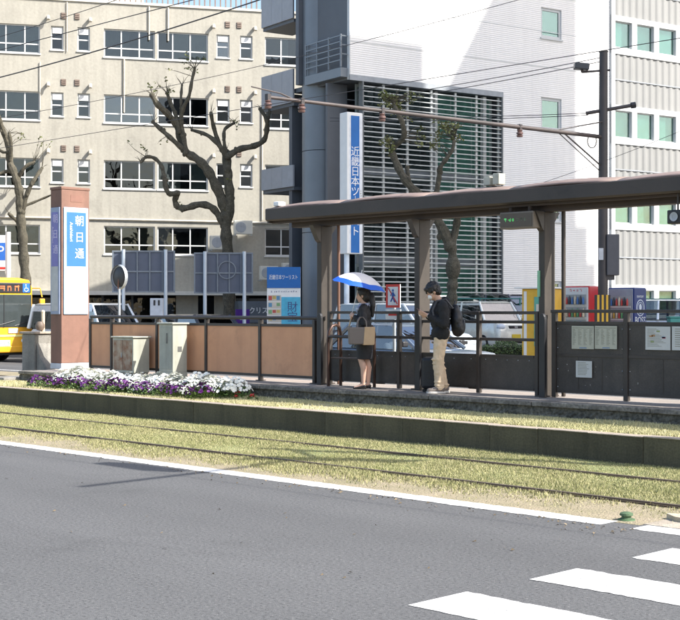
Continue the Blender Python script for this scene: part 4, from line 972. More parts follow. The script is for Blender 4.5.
MB().lathe([(0,.08),(.12,.065),(.22,.02),(.245,-.005)],24).xf(Matrix.Translation((.03,-.1,2.57))@Matrix.Rotation(PI/2,4,'X')).build('mirror', M('mirror dark', (.30,.33,.35), .05, metal=1.0, var=.02), cm_, smooth=True)
MB().lathe([(.235,-.02),(.265,-.02),(.27,.02),(.235,.02),(.235,-.02)],24).xf(Matrix.Translation((.03,-.1,2.57))@Matrix.Rotation(PI/2,4,'X')).build('rim', steel, cm_, smooth=True)
MB().cyl((-.05,0,0),(-.05,0,2.3),.035,10).build('post', steel, cm_, smooth=True); MB().tube([(-.05,0,2.2),(0,.0,2.35),(.03,-.06,2.55)],.02,6).build('arm', M('rusty pipe', (.16,.08,.05)), cm_)
mh = MB().lathe([(.275,-.1),(.29,.0),(.275,.0)],24); mh.xf(Matrix.Translation((.03,-.12,2.57))@Matrix.Rotation(PI/2,4,'X')); mh.build('hood', steel, cm_, smooth=True)
jb = thing('control_box', 'pale grey traffic control box on a post behind the fence', 'control box', tuple(gnd(157, 42.5, .15)), ROTV)
MB().box(-.2,.2,-.15,.15,1.35,1.98).build('case', M('pale grey case', (.42,.46,.52), .5), jb, bevel=.015)
for s in (-.06,.08): MB().box(s-.03,s+.03,-.158,-.151,1.75,1.92).build('window', black, jb)
MB().cyl((0,0,0),(0,0,1.35),.06).build('post', psteel, jb)
rlx = thing('guard_rail', 'white roadside guard rail along the far pavement under the sign backs', 'guard rail', tuple(gnd(170, 46.5, .15)), 0)
for z in (.55,.85): MB().cyl((-6,0,z),(7,0,z),.035,8).build('rail', white, rlx, smooth=True)
for k in range(7): MB().cyl((-6+2.1*k,0,0),(-6+2.1*k,0,.9),.035,8).build('post', white, rlx, smooth=True)
# parking sign at far left
pk_ = thing('parking_sign', 'white and blue parking sign on a white pole at the left edge', 'sign', tuple(gnd(4, 50, .15)), ROTV)
MB().cyl((.16,0,0),(.16,0,4.5),.09,12).build('pole', white, pk_, smooth=True); MB().box(-.62,.10,-.05,.05,3.05,4.38).build('board', white, pk_, bevel=.02); MB().box(-.58,.06,-.056,-.051,3.45,4.1).build('blue_panel', blue, pk_)
text('P', 'letter', white, pk_, (-.12,-.058,3.77), .55); MB().box(-.58,.06,-.056,-.051,3.12,3.2).build('red_line', red, pk_)
# blue vertical travel agency sign on its pole
dblue = M('shaded sign blue', (.005,.12,.40), .4, var=.06)  # darkened blue: the shade on the sign's face is painted in
vs_ = thing('vertical_sign', 'tall blue and white vertical travel agency sign beside the dark recess', 'sign', tuple(gnd(349.5, 40, .42)), FW.rz)
s = 40/F; zt = CAMH+(HOR-113)*s-.42; zb = CAMH+(HOR-254)*s-.42
bdy = MB().box(-.22,.34,-.2,.2,zb,zt).build('light_box', white, vs_, bevel=.02); MB().box(-.09,.215,-.208,-.202,zb+.03,zt-.1).build('blue_band', dblue, bdy)
MB().box(-.16,.32,-.204,-.201,zb+.03,zt-.1).build('face', M('sign face', (.70,.73,.76), .35), bdy)
text('近\n畿\n日\n本\nツ\n｜\nリ\nス\nト', 'sign_letters', white, bdy, (.064,-.209,zt-2.35), .31, lines=.95); strokes('small_letters', M('faint ink', (.27,.26,.20)), bdy, (.275,-.2055,zt-2.6), 9, .06, (PI/2,PI/2,0))
MB().cyl((-.1,.0,-.42),(-.1,.0,zb),.08,12).build('pole', M('white pole', (.62,.70,.78), .4), vs_, smooth=True)
# blue travel board
tb = thing('travel_board', 'blue travel agency board above small posters and a pale blue banner', 'sign board', tuple(gnd(283.5, 44, .15)), ROTV)
s = 44/F; zf = lambda y: CAMH+(HOR-y)*s-.15; xf_ = lambda x: (x-283.5)*s
MB().box(xf_(267),xf_(300.5),0,.12,.3,zf(267)).build('back_board', white, tb); MB().box(xf_(267),xf_(300.5),-.02,-.002,zf(288),zf(267)).build('blue_panel', dblue, tb)
text('近畿日本ツーリスト', 'board_letters', white, tb, (xf_(283.5),-.022,zf(277.5)), .17, sx=.62); strokes('small_letters', M('navy ink', (.05,.07,.2), .6), tb, (xf_(284),-.0025,zf(291.5)), 11, .07)
MB().box(xf_(281.5),xf_(300.3),-.02,-.002,.3,zf(297)).build('banner', M('pale blue banner', (.08,.42,.60), .6), tb); text('財\n宝', 'banner_letters', M('navy ink', (.02,.03,.15)), tb, (xf_(292.5),-.022,zf(312.5)), .36, lines=.9)
pcs = [M('poster red', (.45,.08,.06), .6), M('poster yellow', (.5,.38,.12), .6), M('poster blue', (.1,.25,.4), .6), M('poster pale', (.55,.5,.42), .6), M('poster green', (.18,.34,.16), .6)]
for j in range(5):
    z = zf(295+7*j); p = MB().box(xf_(268),xf_(281),-.012,-.002,z-.2,z).build('poster', pcs[3], tb)
    for i in range(3): MB().box(xf_(268.6)+i*.13,xf_(268.6)+i*.13+.11,-.016,-.0125,z-.17+.05*random.random(),z-.03).build('printed_block', pcs[(i+2*j) % 5], p)
# teal mesh fence behind the parking
tfm = M('teal fence', (.05,.20,.18), .5)
tf_ = thing('mesh_fence', 'thin teal wire fence along the parking in front of the white building', 'fence', (0,0,0))
pts = [gnd(x, 45.2 if x < 530 else 46.5, .42) for x in (440,480,520,560,600,640,680,720)]
for i, p in enumerate(pts):
    MB().cyl(p, p+Vector((0,0,1.75)), .03, 6).build('post', tfm, tf_)
    if i < len(pts)-1:
        q = pts[i+1]
        for z in (1.72,1.2,.6): MB().cyl(p+Vector((0,0,z)), q+Vector((0,0,z)), .022, 6).build('wire', tfm, tf_)
# clipped hedge in front of the parked cars
hg = thing('hedge', 'low clipped green hedge in front of the parked beige car', 'hedge', tuple(gnd(496, 39.5, .42)))
b = MB(); hl = M('hedge leaves', (.07,.12,.04), .6, col2=(.13,.19,.06), scale=5, island=.4)
for i in range(4200):
    x = random.uniform(-1.15,1.15); y = random.uniform(-.35,.35); z = random.uniform(.05,.36+.10*math.sin(x*5)+.05*math.sin(x*17)); p = Vector((x,y,z)); d_ = Vector((random.uniform(-1,1),random.uniform(-1,1),random.uniform(-.3,1))).normalized(); e = d_.orthogonal().normalized()*.016
    b.add([p,p+d_*.03+e,p+d_*.07,p+d_*.03-e],[(0,1,2,3)])
b.xf(Matrix.Rotation(ROTV,4,'Z')).build('leaves', hl, hg, kind='stuff'); MB().box(-1.05,1.05,-.25,.25,.0,.25).xf(Matrix.Rotation(ROTV,4,'Z')).build('twig_core', M('hedge core', (.03,.04,.02), .9), hg)
# ------------------------------------------------------------------ vehicles
def carpaint(name, c, metal=.25): return M(name, c, .28, metal=metal, var=.03, scale=2, coat=.6)
hl_m = M('headlamp', (.65,.70,.75), .12, var=.05); tl_m = M('tail lamp', (.45,.02,.02), .2); chrome = M('chrome', (.7,.7,.7), .15, metal=1); platem = M('number plate', (.75,.75,.70), .5); platey = M('yellow number plate', (.75,.55,.05), .5)
def loft(sections):
    """sections: list of rings with equal point counts"""
    b = MB(); n = len(sections[0]); vs = [p for s in sections for p in s]; fs = []
    for i in range(len(sections)-1):
        for k in range(n): fs.append((i*n+k, i*n+(k+1) % n, (i+1)*n+(k+1) % n, (i+1)*n+k))
    fs += [tuple(range(n))[::-1], tuple(range((len(sections)-1)*n, len(sections)*n))]
    return b.add(vs, fs)
cgl = glass('car glass', (.30,.34,.36), 3.2)
def car(label, loc, rz, L, W, H, hood, hoodh, belt, ws, rs, rear, col, name='parked_car', cat='car', plate_=platem, grille=True, group='cars behind the platform', wheel_r=.29, deckh=None, band=.0):
    """hood: bonnet length; ws/rs: run of windscreen and rear screen; rear: boot length (0 = van/hatch)"""
    t = thing(name, label, cat, tuple(loc), rz, group); pm = carpaint('paint '+label[:22], col); w2 = W/2; deckh = deckh or belt
    x0, x1 = -L/2, L/2; z0 = .20
    def ring(x, zt, w, zb=z0):
        return [(x,-w*.90,zb),(x,-w*.99,zb+.10),(x,-w,(zb+zt)*.5),(x,-w*.97,zt-.10),(x,-w*.90,zt-.02),(x,-w*.55,zt),(x,w*.55,zt),(x,w*.90,zt-.02),(x,w*.97,zt-.10),(x,w,(zb+zt)*.5),(x,w*.99,zb+.10),(x,w*.90,zb)]
    ab = x1-hood
    st = [(x0, deckh*.80, w2*.84, .34), (x0+.05, deckh*.94, w2*.93, .26), (x0+.22, deckh-.005, w2*.99, z0), (x0+max(rear,.3), deckh, w2, z0), (x0+max(rear,.3)+.3, belt, w2, z0), (ab-.15, belt, w2, z0), (ab+.05, belt-.02, w2, z0), (x1-hood*.45, hoodh+(belt-hoodh)*.45, w2*.985, z0), (x1-.22, hoodh, w2*.95, z0), (x1-.06, hoodh-.10, w2*.88, .22), (x1, hoodh-.28, w2*.80, .28)]
    body = loft([ring(*s) for s in st]).build('body', pm, t, smooth=True, bevel=.012)
    wr = w2*.80; rx0 = x0+rear+rs; rx1 = ab-ws; zt = H-.03
    A_ = [(x0+rear+.02,-w2*.93,belt-.01),(ab+.02,-w2*.93,belt-.01),(ab+.02,w2*.93,belt-.01),(x0+rear+.02,w2*.93,belt-.01)]
    B_ = [(rx0,-wr,zt),(rx1,-wr,zt),(rx1,wr,zt),(rx0,wr,zt)]
    gb = MB().add(A_+B_, [(0,1,5,4),(1,2,6,5),(2,3,7,6),(3,0,4,7)]); gb.build('glazing', cgl, t)
    if band:
        for s in (-1,1): MB().add([(rx0-.05,s*wr*1.012,zt-.03),(rx1+.02,s*wr*1.012,zt-.03),(rx1+.05,s*(wr*1.012+band*.18),zt-band),(rx0-.06,s*(wr*1.012+band*.18),zt-band)],[(0,1,2,3)]).build('roof_side', pm, t)
    rf = loft([[(x,-wr*k,zt-.02+dz) if i == 0 else (x,-wr*k*.8,zt+.02+dz) if i == 1 else (x,wr*k*.8,zt+.02+dz) if i == 2 else (x,wr*k,zt-.02+dz) for i in range(4)] for x, k, dz in ((rx0-.04,1.0,-.01),(rx0+.15,1.02,.012),((rx0+rx1)/2,1.02,.02),(rx1-.15,1.02,.012),(rx1+.04,1.0,-.01))])
    rf.build('roof', pm, t, smooth=True)
    for s in (-1,1):
        MB().tube([(ab+.03,s*w2*.935,belt-.01),(rx1,s*wr*1.005,zt)],[.045,.035],6).build('front_pillar', pm, t)
        MB().tube([(x0+rear+.01,s*w2*.935,belt-.01),(rx0,s*wr*1.005,zt)],[.07,.055],6).build('rear_pillar', pm, t)
        xm = (ab+x0+rear)/2-.05; MB().tube([(xm,s*w2*.94,belt),(xm,s*wr*1.005,zt)],[.04,.035],6).build('middle_pillar', pm, t)
        MB().box(xm+.01,xm+.02,s*w2*1.0-.012,s*w2*1.0+.004,.32,belt-.1).build('door_gap', black, t); MB().box(xm+.12,xm+.28,s*w2*.985-.02,s*w2*.985+.02,belt-.2,belt-.165).build('door_handle', pm, t)
        mr = MB().box(ab-.21,ab-.13,s*(w2+.09)-.08,s*(w2+.09)+.08,belt+.04,belt+.16).build('wing_mirror', black if len(label) % 2 else pm, t, bevel=.025)
        hl = MB().ball((x1-.11,s*w2*.68,hoodh-.17),(.12,.16,.105),14,9).build('headlight', hl_m, t, smooth=True)
        MB().ball((x0+.09,s*w2*.72,deckh-.18),(.10,.12,.14),10,7).build('tail_light', tl_m, t, smooth=True)
        for x in (x0+.72, x1-.76):
            y = s*(w2-.10); wh = MB().lathe([(wheel_r*.62,-.1),(wheel_r*.95,-.1),(wheel_r,-.06),(wheel_r,.06),(wheel_r*.95,.1),(wheel_r*.62,.1),(wheel_r*.62,-.1)],20).xf(Matrix.Translation((x,y,wheel_r))@Matrix.Rotation(PI/2,4,'X')).build('wheel', rubber, t, smooth=True)
            MB().lathe([(0,-.075),(wheel_r*.2,-.085),(wheel_r*.6,-.06),(wheel_r*.62,-.09),(wheel_r*.62,.09),(0,.07)],14).xf(Matrix.Translation((x,y,wheel_r))@Matrix.Rotation(PI/2*s,4,'X')).build('rim', steel, wh, smooth=True)
    if grille: MB().box(x1-.09,x1-.02,-w2*.36,w2*.36,hoodh-.24,hoodh-.13).build('grille', black, t, bevel=.02); MB().box(x1-.02,x1+.0,-.06,.06,hoodh-.21,hoodh-.15).build('badge', chrome, t, bevel=.01)
    MB().box(x1-.02,x1+.012,-w2*.7,w2*.7,.30,.38).build('lower_grille', black, t); MB().box(x1+.0,x1+.02,-.165,.165,.42,.585).build('number_plate', plate_, t)
    seatm = M('seat cloth', (.09,.09,.10), .9)
    for s in (-1,1): MB().box(rx1-.75,rx1-.60,s*w2*.45-.2,s*w2*.45+.2,belt-.2,belt+.32).build('seat', seatm, t, bevel=.05)
    MB().tube([(ab-.05,-w2*.4,belt+.05),(rx1-.1,-w2*.4,belt+.1)],.015,6).build('wiper', black, t)
    return t
fr = math.atan2(-V[1], -V[0])        # heading that faces the camera
rt = math.atan2(R[1], R[0])
car('beige tall kei car with round headlights parked nose-on behind the hedge', gnd(485, 43.5, .42), fr+.50, 3.39, 1.475, 1.62, .75, .98, 1.02, .38, .18, .0, (.86,.84,.74), plate_=platey, band=.10)
car('dark grey minivan parked beside the beige car', gnd(511, 46.3, .42), fr+.55, 4.6, 1.7, 1.88, .9, 1.05, 1.12, .7, .2, .0, (.085,.075,.09), cat='van', name='parked_van')
car('blue grey sedan with a driver passing behind the two waiting people', gnd(404, 30.0, 0), 0, 4.4, 1.7, 1.46, 1.15, .85, .93, .75, .65, .55, (.11,.145,.19), name='passing_car')
car('pale silver minivan seen between the canopy post and the man', gnd(404, 38.0, .1), 0, 4.2, 1.7, 1.85, .8, .95, 1.1, .7, .2, .0, (.50,.55,.58), name='passing_van', cat='van')
car('white minivan passing behind the terracotta pillar fence', gnd(88, 44.5, 0), 0, 4.7, 1.7, 1.98, .55, .95, 1.15, .55, .15, .0, (.80,.82,.84), cat='van', name='passing_van', band=.24)
car('black car with raked windscreen under the right sign back', gnd(187, 43.0, 0), PI, 4.3, 1.75, 1.62, 1.0, .95, 1.02, .85, .6, .3, (.03,.033,.04), name='passing_car')
car('white delivery van parked at right beyond the navy machine', gnd(672, 41, .42), fr+1.15, 4.4, 1.69, 1.65, .45, .95, 1.05, .45, .15, .0, (.72,.73,.74), cat='van', name='parked_van')
# ------------------------------------------------------------------ yellow bus
by = M('bus yellow', (.74,.37,.02), .4, var=.06, coat=.3)
FX, Y0, Y1 = -40.1, 22.75, 25.05
bs = thing('city_bus', 'yellow city bus with orange destination display at the left edge', 'bus', (FX,(Y0+Y1)/2,.0), 0)
w2 = (Y1-Y0)/2; Lb = 9.2; Hb = 2.86
def bring(x, k, dz=0): return [(x,-w2*k,.32),(x,-w2*k,1.3),(x,-w2*k,2.55+dz),(x,-w2*k*.9,Hb-.06+dz),(x,-w2*.6*k,Hb+dz),(x,w2*.6*k,Hb+dz),(x,w2*k*.9,Hb-.06+dz),(x,w2*k,2.55+dz),(x,w2*k,1.3),(x,w2*k,.32)]
loft([bring(-Lb,.98,-.02), bring(-Lb+.2,1), bring(-.25,1), bring(-.06,.985,-.02), bring(0,.95,-.06)]).build('body', by, bs, smooth=True, bevel=.02)
MB().box(-.02,.025,-w2*.93,w2*.93,1.18,2.28).build('windscreen', M('dark bus glass', (.05,.06,.06), .08, var=.1), bs, bevel=.05)
MB().box(-.01,.035,-.012,.012,1.18,2.28).build('screen_divider', black, bs)
MB().box(-.02,.03,-w2*.9,w2*.9,2.33,2.68).build('display_housing', black, bs, bevel=.03); 
strokes('destination_letters', M('orange led', (.8,.16,.05), .5, emis=.5), bs, (.031,.08,2.50), 4, .24, (PI/2,0,PI/2)); MB().box(.031,.036,w2*.62,w2*.62+.27,2.36,2.66).build('access_panel', blue, bs)
wc = MB().ball((.04,w2*.62+.12,2.61),(.004,.022,.022),8,6); wc.tube([(.04,w2*.62+.12,2.58),(.04,w2*.62+.12,2.50),(.04,w2*.62+.19,2.50),(.04,w2*.62+.21,2.42)],.012,6); wc.tube([(.04,w2*.62+.13+.07*math.cos(a),2.45+.06*math.sin(a)) for a in np.linspace(2.0,6.0,10)],.009,6); wc.build('wheelchair_symbol', white, bs)
MB().box(-.02,.02,-w2*.93,w2*.93,.86,.93).build('lower_band', M('bus pale band', (.82,.72,.25), .4), bs); MB().box(.005,.03,w2*.15,w2*.15+.36,.98,1.14).build('white_sticker', white, bs)
for s in (-1,1):
    o = MB().ball((-.02,s*w2*.74,.72),(.05,.20,.10),12,8).build('headlight', hl_m, bs, smooth=True); MB().ball((0,s*w2*.92,.72),(.04,.06,.08),8,6).build('indicator', M('amber', (.8,.3,.02), .3), bs)
MB().box(-.02,.04,-w2*.95,w2*.95,.33,.55).build('bumper', by, bs, bevel=.03); MB().box(.041,.05,-.22,.22,.55,.75).build('number_plate', platem, bs); text('・115', 'plate_number', M('plate green', (.02,.2,.08), .5), bs, (.052,0,.63), .16, (PI/2,0,PI/2), .001)
mi = MB().tube([(-.05,w2*.95,2.5),(.18,w2+.15,2.5),(.25,w2+.18,2.2)],.025,6).build('mirror_arm', by, bs); MB().box(.20,.30,w2+.08,w2+.28,1.75,2.15).build('wing_mirror', by, bs, bevel=.03)
MB().tube([(.03,-.3,1.22),(.04,.4,1.4)],.014,6).build('wiper', black, bs); MB().tube([(.03,.4,1.22),(.04,1.0,1.4)],.014,6).build('wiper', black, bs)
for x in (-1.9,-7.0):
    for s in (-1,1):
        wh = MB().lathe([(.26,-.13),(.43,-.13),(.47,-.08),(.47,.08),(.43,.13),(.26,.13),(.26,-.13)],22).xf(Matrix.Translation((x,s*(w2-.11),.47))@Matrix.Rotation(PI/2,4,'X')).build('wheel', rubber, bs, smooth=True); MB().lathe([(0,-.10),(.26,-.12),(.26,.12),(0,.10)],16).xf(Matrix.Translation((x,s*(w2-.11),.47))@Matrix.Rotation(PI/2,4,'X')).build('rim', steel, wh)
for k in range(6):
    for s in (-1,1): MB().box(-8.6+1.4*k,-7.35+1.4*k,s*w2-.012,s*w2+.012,1.35,2.25).build('side_window', M('dark bus glass', (.05,.06,.06)), bs, bevel=.03)
# black block painting in the shade under the bumper around the front axle
MB().box(-1.2,-.1,-w2*.7,w2*.7,.24,.33).build('axle_shade', black, bs)
# ------------------------------------------------------------------ vending machines
def vending(label, x, d, rz, w, dep, h, bodym, frontm, sidetext=None, rows=3, z=.42):
    t = thing('vending_machine', label, 'vending machine', tuple(gnd(x, d, z)), rz, 'vending machines beyond the platform')
    MB().box(-w/2,w/2,-dep/2,dep/2,.08,h).build('cabinet', bodym, t, bevel=.03); MB().box(-w/2+.04,w/2-.04,-dep/2+.05,dep/2,0,.08).build('foot', black, t)
    fr_ = MB().box(-w/2+.03,w/2-.03,-dep/2-.03,-dep/2-.001,.12,h-.04).build('front_panel', frontm, t, bevel=.015)
    r0 = h-.24
    for j in range(rows):
        zz_ = r0-.36*j; MB().box(-w/2+.09,w/2-.09,-dep/2-.034,-dep/2-.031,zz_-.28,zz_).build('display_window', M('display backing', (.32,.34,.34), .4), fr_)
        n = int((w-.22)/.085); cols = [M('can '+str(i), c, .35) for i, c in enumerate(((.5,.06,.05),(.06,.16,.4),(.1,.3,.12),(.55,.48,.35),(.04,.04,.05),(.5,.3,.05)))]
        for i in range(n):
            xx = -w/2+.14+.085*i; MB().lathe([(0,0),(.03,0),(.032,.02),(.032,.13+.05*((i+j) % 2)),(.014,.17+.05*((i+j) % 2)),(.014,.2+.04*((i+j) % 2)),(0,.2+.04*((i+j) % 2))],8,(xx,-dep/2-.055,zz_-.275)).build('bottle', cols[(i*3+j*2+random.randrange(2)) % 6], fr_, smooth=True)
        MB().box(-w/2+.09,w/2-.09,-dep/2-.05,-dep/2-.031,zz_-.335,zz_-.285).build('button_strip', M('price strip', (.6,.6,.56), .4), fr_)
    MB().box(-w/2+.15,w/2-.15,-dep/2-.05,-dep/2-.031,.28,.48).build('delivery_flap', black, fr_); MB().box(w/2-.2,w/2-.1,-dep/2-.045,-dep/2-.031,.62,.76).build('coin_slot', steel, fr_)
    return t
mred = M('machine red', (.50,.03,.035), .4, var=.06); mwh = M('machine white', (.66,.66,.64), .4, var=.05); nav = M('machine navy', (.012,.03,.16), .4, var=.06); yel = M('kiosk yellow', (.62,.36,.03), .5, var=.1)
v1 = vending('red and white drinks machine beside the yellow kiosk', 581, 38.6, ROTV-.62, .82, .62, 2.02, mred, mwh)
strokes('header_mark', mred, v1, (0,-.3405,1.90), 4, .09)
v2 = vending('navy drinks machine with round emblem and BOSS lettering on its side', 627, 38.9, ROTV-.72, .84, .70, 1.98, nav, M('machine panel', (.28,.30,.34), .4))
# emblem and lettering on the right flank
sd = MB().box(.42,.426,-.34,.34,.1,1.95).build('side_panel', nav, v2)
text('BOSS', 'side_letters', white, sd, (.428,0,1.03), .30, (PI/2,0,PI/2), .002, sx=.9); text('SUNTORY', 'side_small_letters', white, sd, (.428,0,1.72), .09, (PI/2,0,PI/2), .002)
em = MB().lathe([(.21,0),(.24,0),(.24,.006),(.21,.006),(.21,0)],28); em.lathe([(.15,0),(.17,0),(.17,.006),(.15,.006),(.15,0)],28); em.xf(Matrix.Translation((.427,0,1.40))@Matrix.Rotation(PI/2,4,'Y')); em.build('round_emblem', M('emblem white', (.6,.64,.7), .5), sd)
eb = MB().ball((.43,0,1.42),(.004,.08,.10),10,8); eb.box(.427,.432,-.09,.09,1.28,1.34); eb.build('emblem_mark', M('emblem white', (.6,.64,.7), .5), sd)
ky = thing('yellow_kiosk', 'yellow photo kiosk with green glass front and flat white roof', 'kiosk', tuple(gnd(541, 37.2, .42)), ROTV-.5)
MB().box(-.42,.46,-.36,.40,0,1.92).build('cabinet', yel, ky, bevel=.02); MB().box(-.62,.50,-.44,.46,1.922,1.97).build('roof', mwh, ky, bevel=.01)
MB().box(-.06,.34,-.372,-.361,.35,1.7).build('screen', M('green panel', (.10,.34,.26), .25), ky); MB().box(-.36,-.28,-.375,-.361,.1,1.85).build('white_stripe', mwh, ky)
for j in range(3): MB().box(.0,.28,-.38,-.373,.7+.3*j,.9+.3*j).build('sample_picture', pcs[(2,4,3)[j]], ky)
hp = thing('striped_guard', 'black and yellow striped guard sleeve at the pole foot', 'guard', tuple(gnd(602.5, 36.6, .42)), ROTV)
for k in range(7): MB().box(-.21+.06*k,-.15+.06*k-.002,-.04,.04,.6,1.75).build('stripe', yel if k % 2 else black, hp)
bn = thing('recycling_bin', 'small teal bin at the right edge beyond the navy machine', 'bin', tuple(gnd(677, 37.5, .42)), ROTV)
MB().box(-.24,.24,-.2,.2,0,1.12).build('box', M('teal plastic', (.06,.28,.24), .5), bn, bevel=.03); MB().box(-.16,.16,-.21,-.201,.8,.95).build('slot', black, bn); MB().box(-.26,.26,-.22,.22,1.121,1.16).build('lid', M('teal plastic', (.06,.28,.24)), bn, bevel=.01)
# ------------------------------------------------------------------ people (local x forward, y to their left, z up)
skin = M('skin', (.55,.34,.25), .55, var=.06, scale=14); skinl = M('skin warm', (.50,.30,.21), .55, var=.06, scale=14); hair = M('black hair', (.012,.010,.010), .4, var=.3, scale=30, bump=.3, bscale=120)
suit = M('black suit cloth', (.014,.014,.017), .75, var=.25, scale=8, bump=.2, bscale=25); hoodie = M('black hoodie cloth', (.013,.013,.014), .9, var=.25, scale=7, bump=.35, bscale=14); chino = M('beige chino', (.64,.49,.33), .85, var=.12, scale=6, bump=.5, bscale=9)
def hand(b, wrist, d, up, side, curl=.9, s=1.0):
    """palm, four bent fingers and a thumb; d: direction of the hand, up: back of hand, side: +1/-1 thumb side"""
    d = Vector(d).normalized(); up = Vector(up); up = (up-d*up.dot(d)).normalized(); a = d.cross(up)*side; w = Vector(wrist)
    pal = w+d*.045*s
    for k in range(4): b.cap(w+a*(.008-.006*k), w+d*.085*s+a*(.027-.018*k)*s, .014*s, .0115*s, 8)
    for k, L in enumerate((.068,.076,.071,.056)):
        p0 = w+d*.087*s+a*(.027-.018*k)*s; p1 = p0+(d*math.cos(curl*.5)-up*math.sin(curl*.5))*L*.5*s; p2 = p1+(d*math.cos(curl*1.3)-up*math.sin(curl*1.3))*L*.32*s; p3 = p2+(d*math.cos(curl*2.1)-up*math.sin(curl*2.1))*L*.26*s
        b.cap(p0,p1,.0095*s,.0088*s,8).cap(p1,p2,.0088*s,.008*s,8).cap(p2,p3,.008*s,.007*s,8)
    t0 = w+d*.025*s+a*.025*s; t1 = t0+(d*.6+a*.7-up*.25)*.038*s; t2 = t1+(d*.95+a*.1-up*.35)*.03*s
    b.cap(t0,t1,.0125*s,.0105*s,8).cap(t1,t2,.0105*s,.008*s,8)
def head(b, c, pitch, s=1.0):
    m = Matrix.Translation(Vector(c))@Matrix.Rotation(pitch,4,'Y'); k = MB()
    k.ball((-.012*s,0,.025*s),(.098*s,.077*s,.098*s),18,14); k.ball((.03*s,0,-.035*s),(.062*s,.058*s,.078*s),16,12); k.ball((.052*s,0,-.088*s),(.030*s,.032*s,.025*s))
    k.cap((.080*s,0,.012*s),(.104*s,0,-.028*s),.010*s,.015*s); k.ball((.083*s,0,-.058*s),(.014*s,.024*s,.010*s))
    for y in (-1,1): k.ball((-.008*s,y*.078*s,-.012*s),(.020*s,.010*s,.034*s)); k.ball((.074*s,y*.030*s,.012*s),(.014*s,.018*s,.010*s))
    k.xf(m); b.v, b.f = b.v, b.f; b.add(k.v, k.f); return m
def eyes(m, parent, s=1.0):
    ey = M('dark eye', (.02,.015,.012), .3)
    for y in (-1,1): g = MB().ball((.0865*s,y*.030*s,.012*s),(.006*s,.011*s,.006*s),8,6); g.xf(m).build('eye', ey, parent)
    for y in (-1,1): g = MB().cap((.089*s,y*.018*s,.033*s),(.083*s,y*.045*s,.034*s),.004*s,.003*s,6); g.xf(m).build('eyebrow', hair, parent)
# --- woman with parasol
wpos = atY(364.5, 388, 15.05); heading = math.atan2(-R[1], -R[0])-.18
b = MB(); hm = head(b, (.03,0,1.455), .06, .95)
b.cap((-.005,0,1.27),(.015,0,1.40),.050,.045)
b.ball((0,0,1.16),(.095,.145,.15)); b.ball((0,0,1.0),(.085,.12,.14)); b.ball((-.01,0,.87),(.11,.155,.12))
for s in (-1,1):
    kx = .03 if s > 0 else -.03
    b.cap((0,s*.085,.85),(kx+.015,s*.062,.47),.082,.052); b.cap((kx+.015,s*.062,.47),(kx-.025,s*.058,.33),.050,.050); b.cap((kx-.025,s*.058,.33),(kx-.02,s*.05,.10),.048,.030)
    b.cap((kx-.025,s*.05,.075),(kx+.03,s*.05,.055),.030,.026); b.cap((kx+.03,s*.05,.05),(kx+.12,s*.052,.022),.026,.018)
b.cap((0,.165,1.255),(-.03,.20,1.02),.045,.036); b.cap((-.03,.20,1.02),(.155,.09,1.13),.034,.024)
b.cap((0,-.165,1.255),(.0,-.19,1.03),.045,.036); b.cap((0,-.19,1.03),(.165,-.02,1.10),.034,.024)
hand(b, (.155,.09,1.13), (.55,-.55,.35), (.3,.8,.3), -1, 1.2); hand(b, (.165,-.02,1.10), (.35,.75,.5), (.8,.0,.3), 1, 1.2)
wm = remesh(b, 'person', skin, None, .0065, 3); wm.location = (wpos.x, wpos.y, .532); wm.rotation_euler.z = heading
tag(wm, 'woman in black suit holding a white and blue parasol and looking left', 'person'); eyes(hm, wm, .95)
b = MB(); b.ball((0,0,1.16),(.115,.165,.165),16,12); b.ball((-.005,0,1.0),(.105,.14,.15),16,12); b.ball((-.01,0,.90),(.125,.165,.085),16,10)
b.cap((-.01,-.13,1.265),(-.01,.13,1.265),.062,.062); b.cap((0,.165,1.245),(-.03,.205,1.02),.062,.052); b.cap((-.03,.205,1.02),(.13,.105,1.115),.052,.040); b.cap((0,-.165,1.245),(0,-.195,1.03),.062,.052); b.cap((0,-.195,1.03),(.14,-.04,1.085),.052,.040)
remesh(b, 'jacket', suit, wm, .010, 3, .016, .06)
b = MB().lathe([(.11,1.0),(.145,.9),(.158,.80),(.155,.66),(.142,.47),(.135,.465),(.13,.5)],24).xf(Matrix.Scale(.83,4,(1,0,0))); b.build('skirt', suit, wm, smooth=True)
b = MB(); b.ball((.085,.0,1.20),(.035,.045,.09)); remesh(b,'blouse',M('white blouse', (.72,.73,.75), .7),wm,.01,2)
scm = M('blue spotted scarf', (.62,.66,.74), .7, col2=(.03,.06,.28), scale=34); b = MB(); b.cap((.06,-.05,1.30),(.06,.05,1.30),.03,.03); b.cap((-.05,.06,1.31),(.06,.055,1.295),.028,.03); b.cap((-.05,-.06,1.31),(.06,-.055,1.295),.028,.03); b.cap((.07,.05,1.28),(.09,.11,1.24),.025,.03); b.cap((.07,.06,1.27),(.11,.05,1.20),.025,.018); b.cap((.03,.09,1.27),(.0,.14,1.24),.035,.03); remesh(b,'scarf',scm,wm,.009,2)
b = MB(); k = MB(); k.ball((-.028,0,.035),(.105,.090,.100),18,14); k.ball((-.055,0,-.02),(.075,.085,.10),14,10); k.cap((.055,-.05,.095),(.05,.05,.095),.024,.024); k.xf(hm); b.add(k.v,k.f)
b.cap((-.11,0,1.45),(-.135,.02,1.30),.05,.045); b.cap((-.135,.02,1.30),(-.13,.02,1.13),.045,.02); remesh(b,'hair',hair,wm,.008,2,.012,.02)
shoe = M('black leather', (.012,.012,.013), .3)
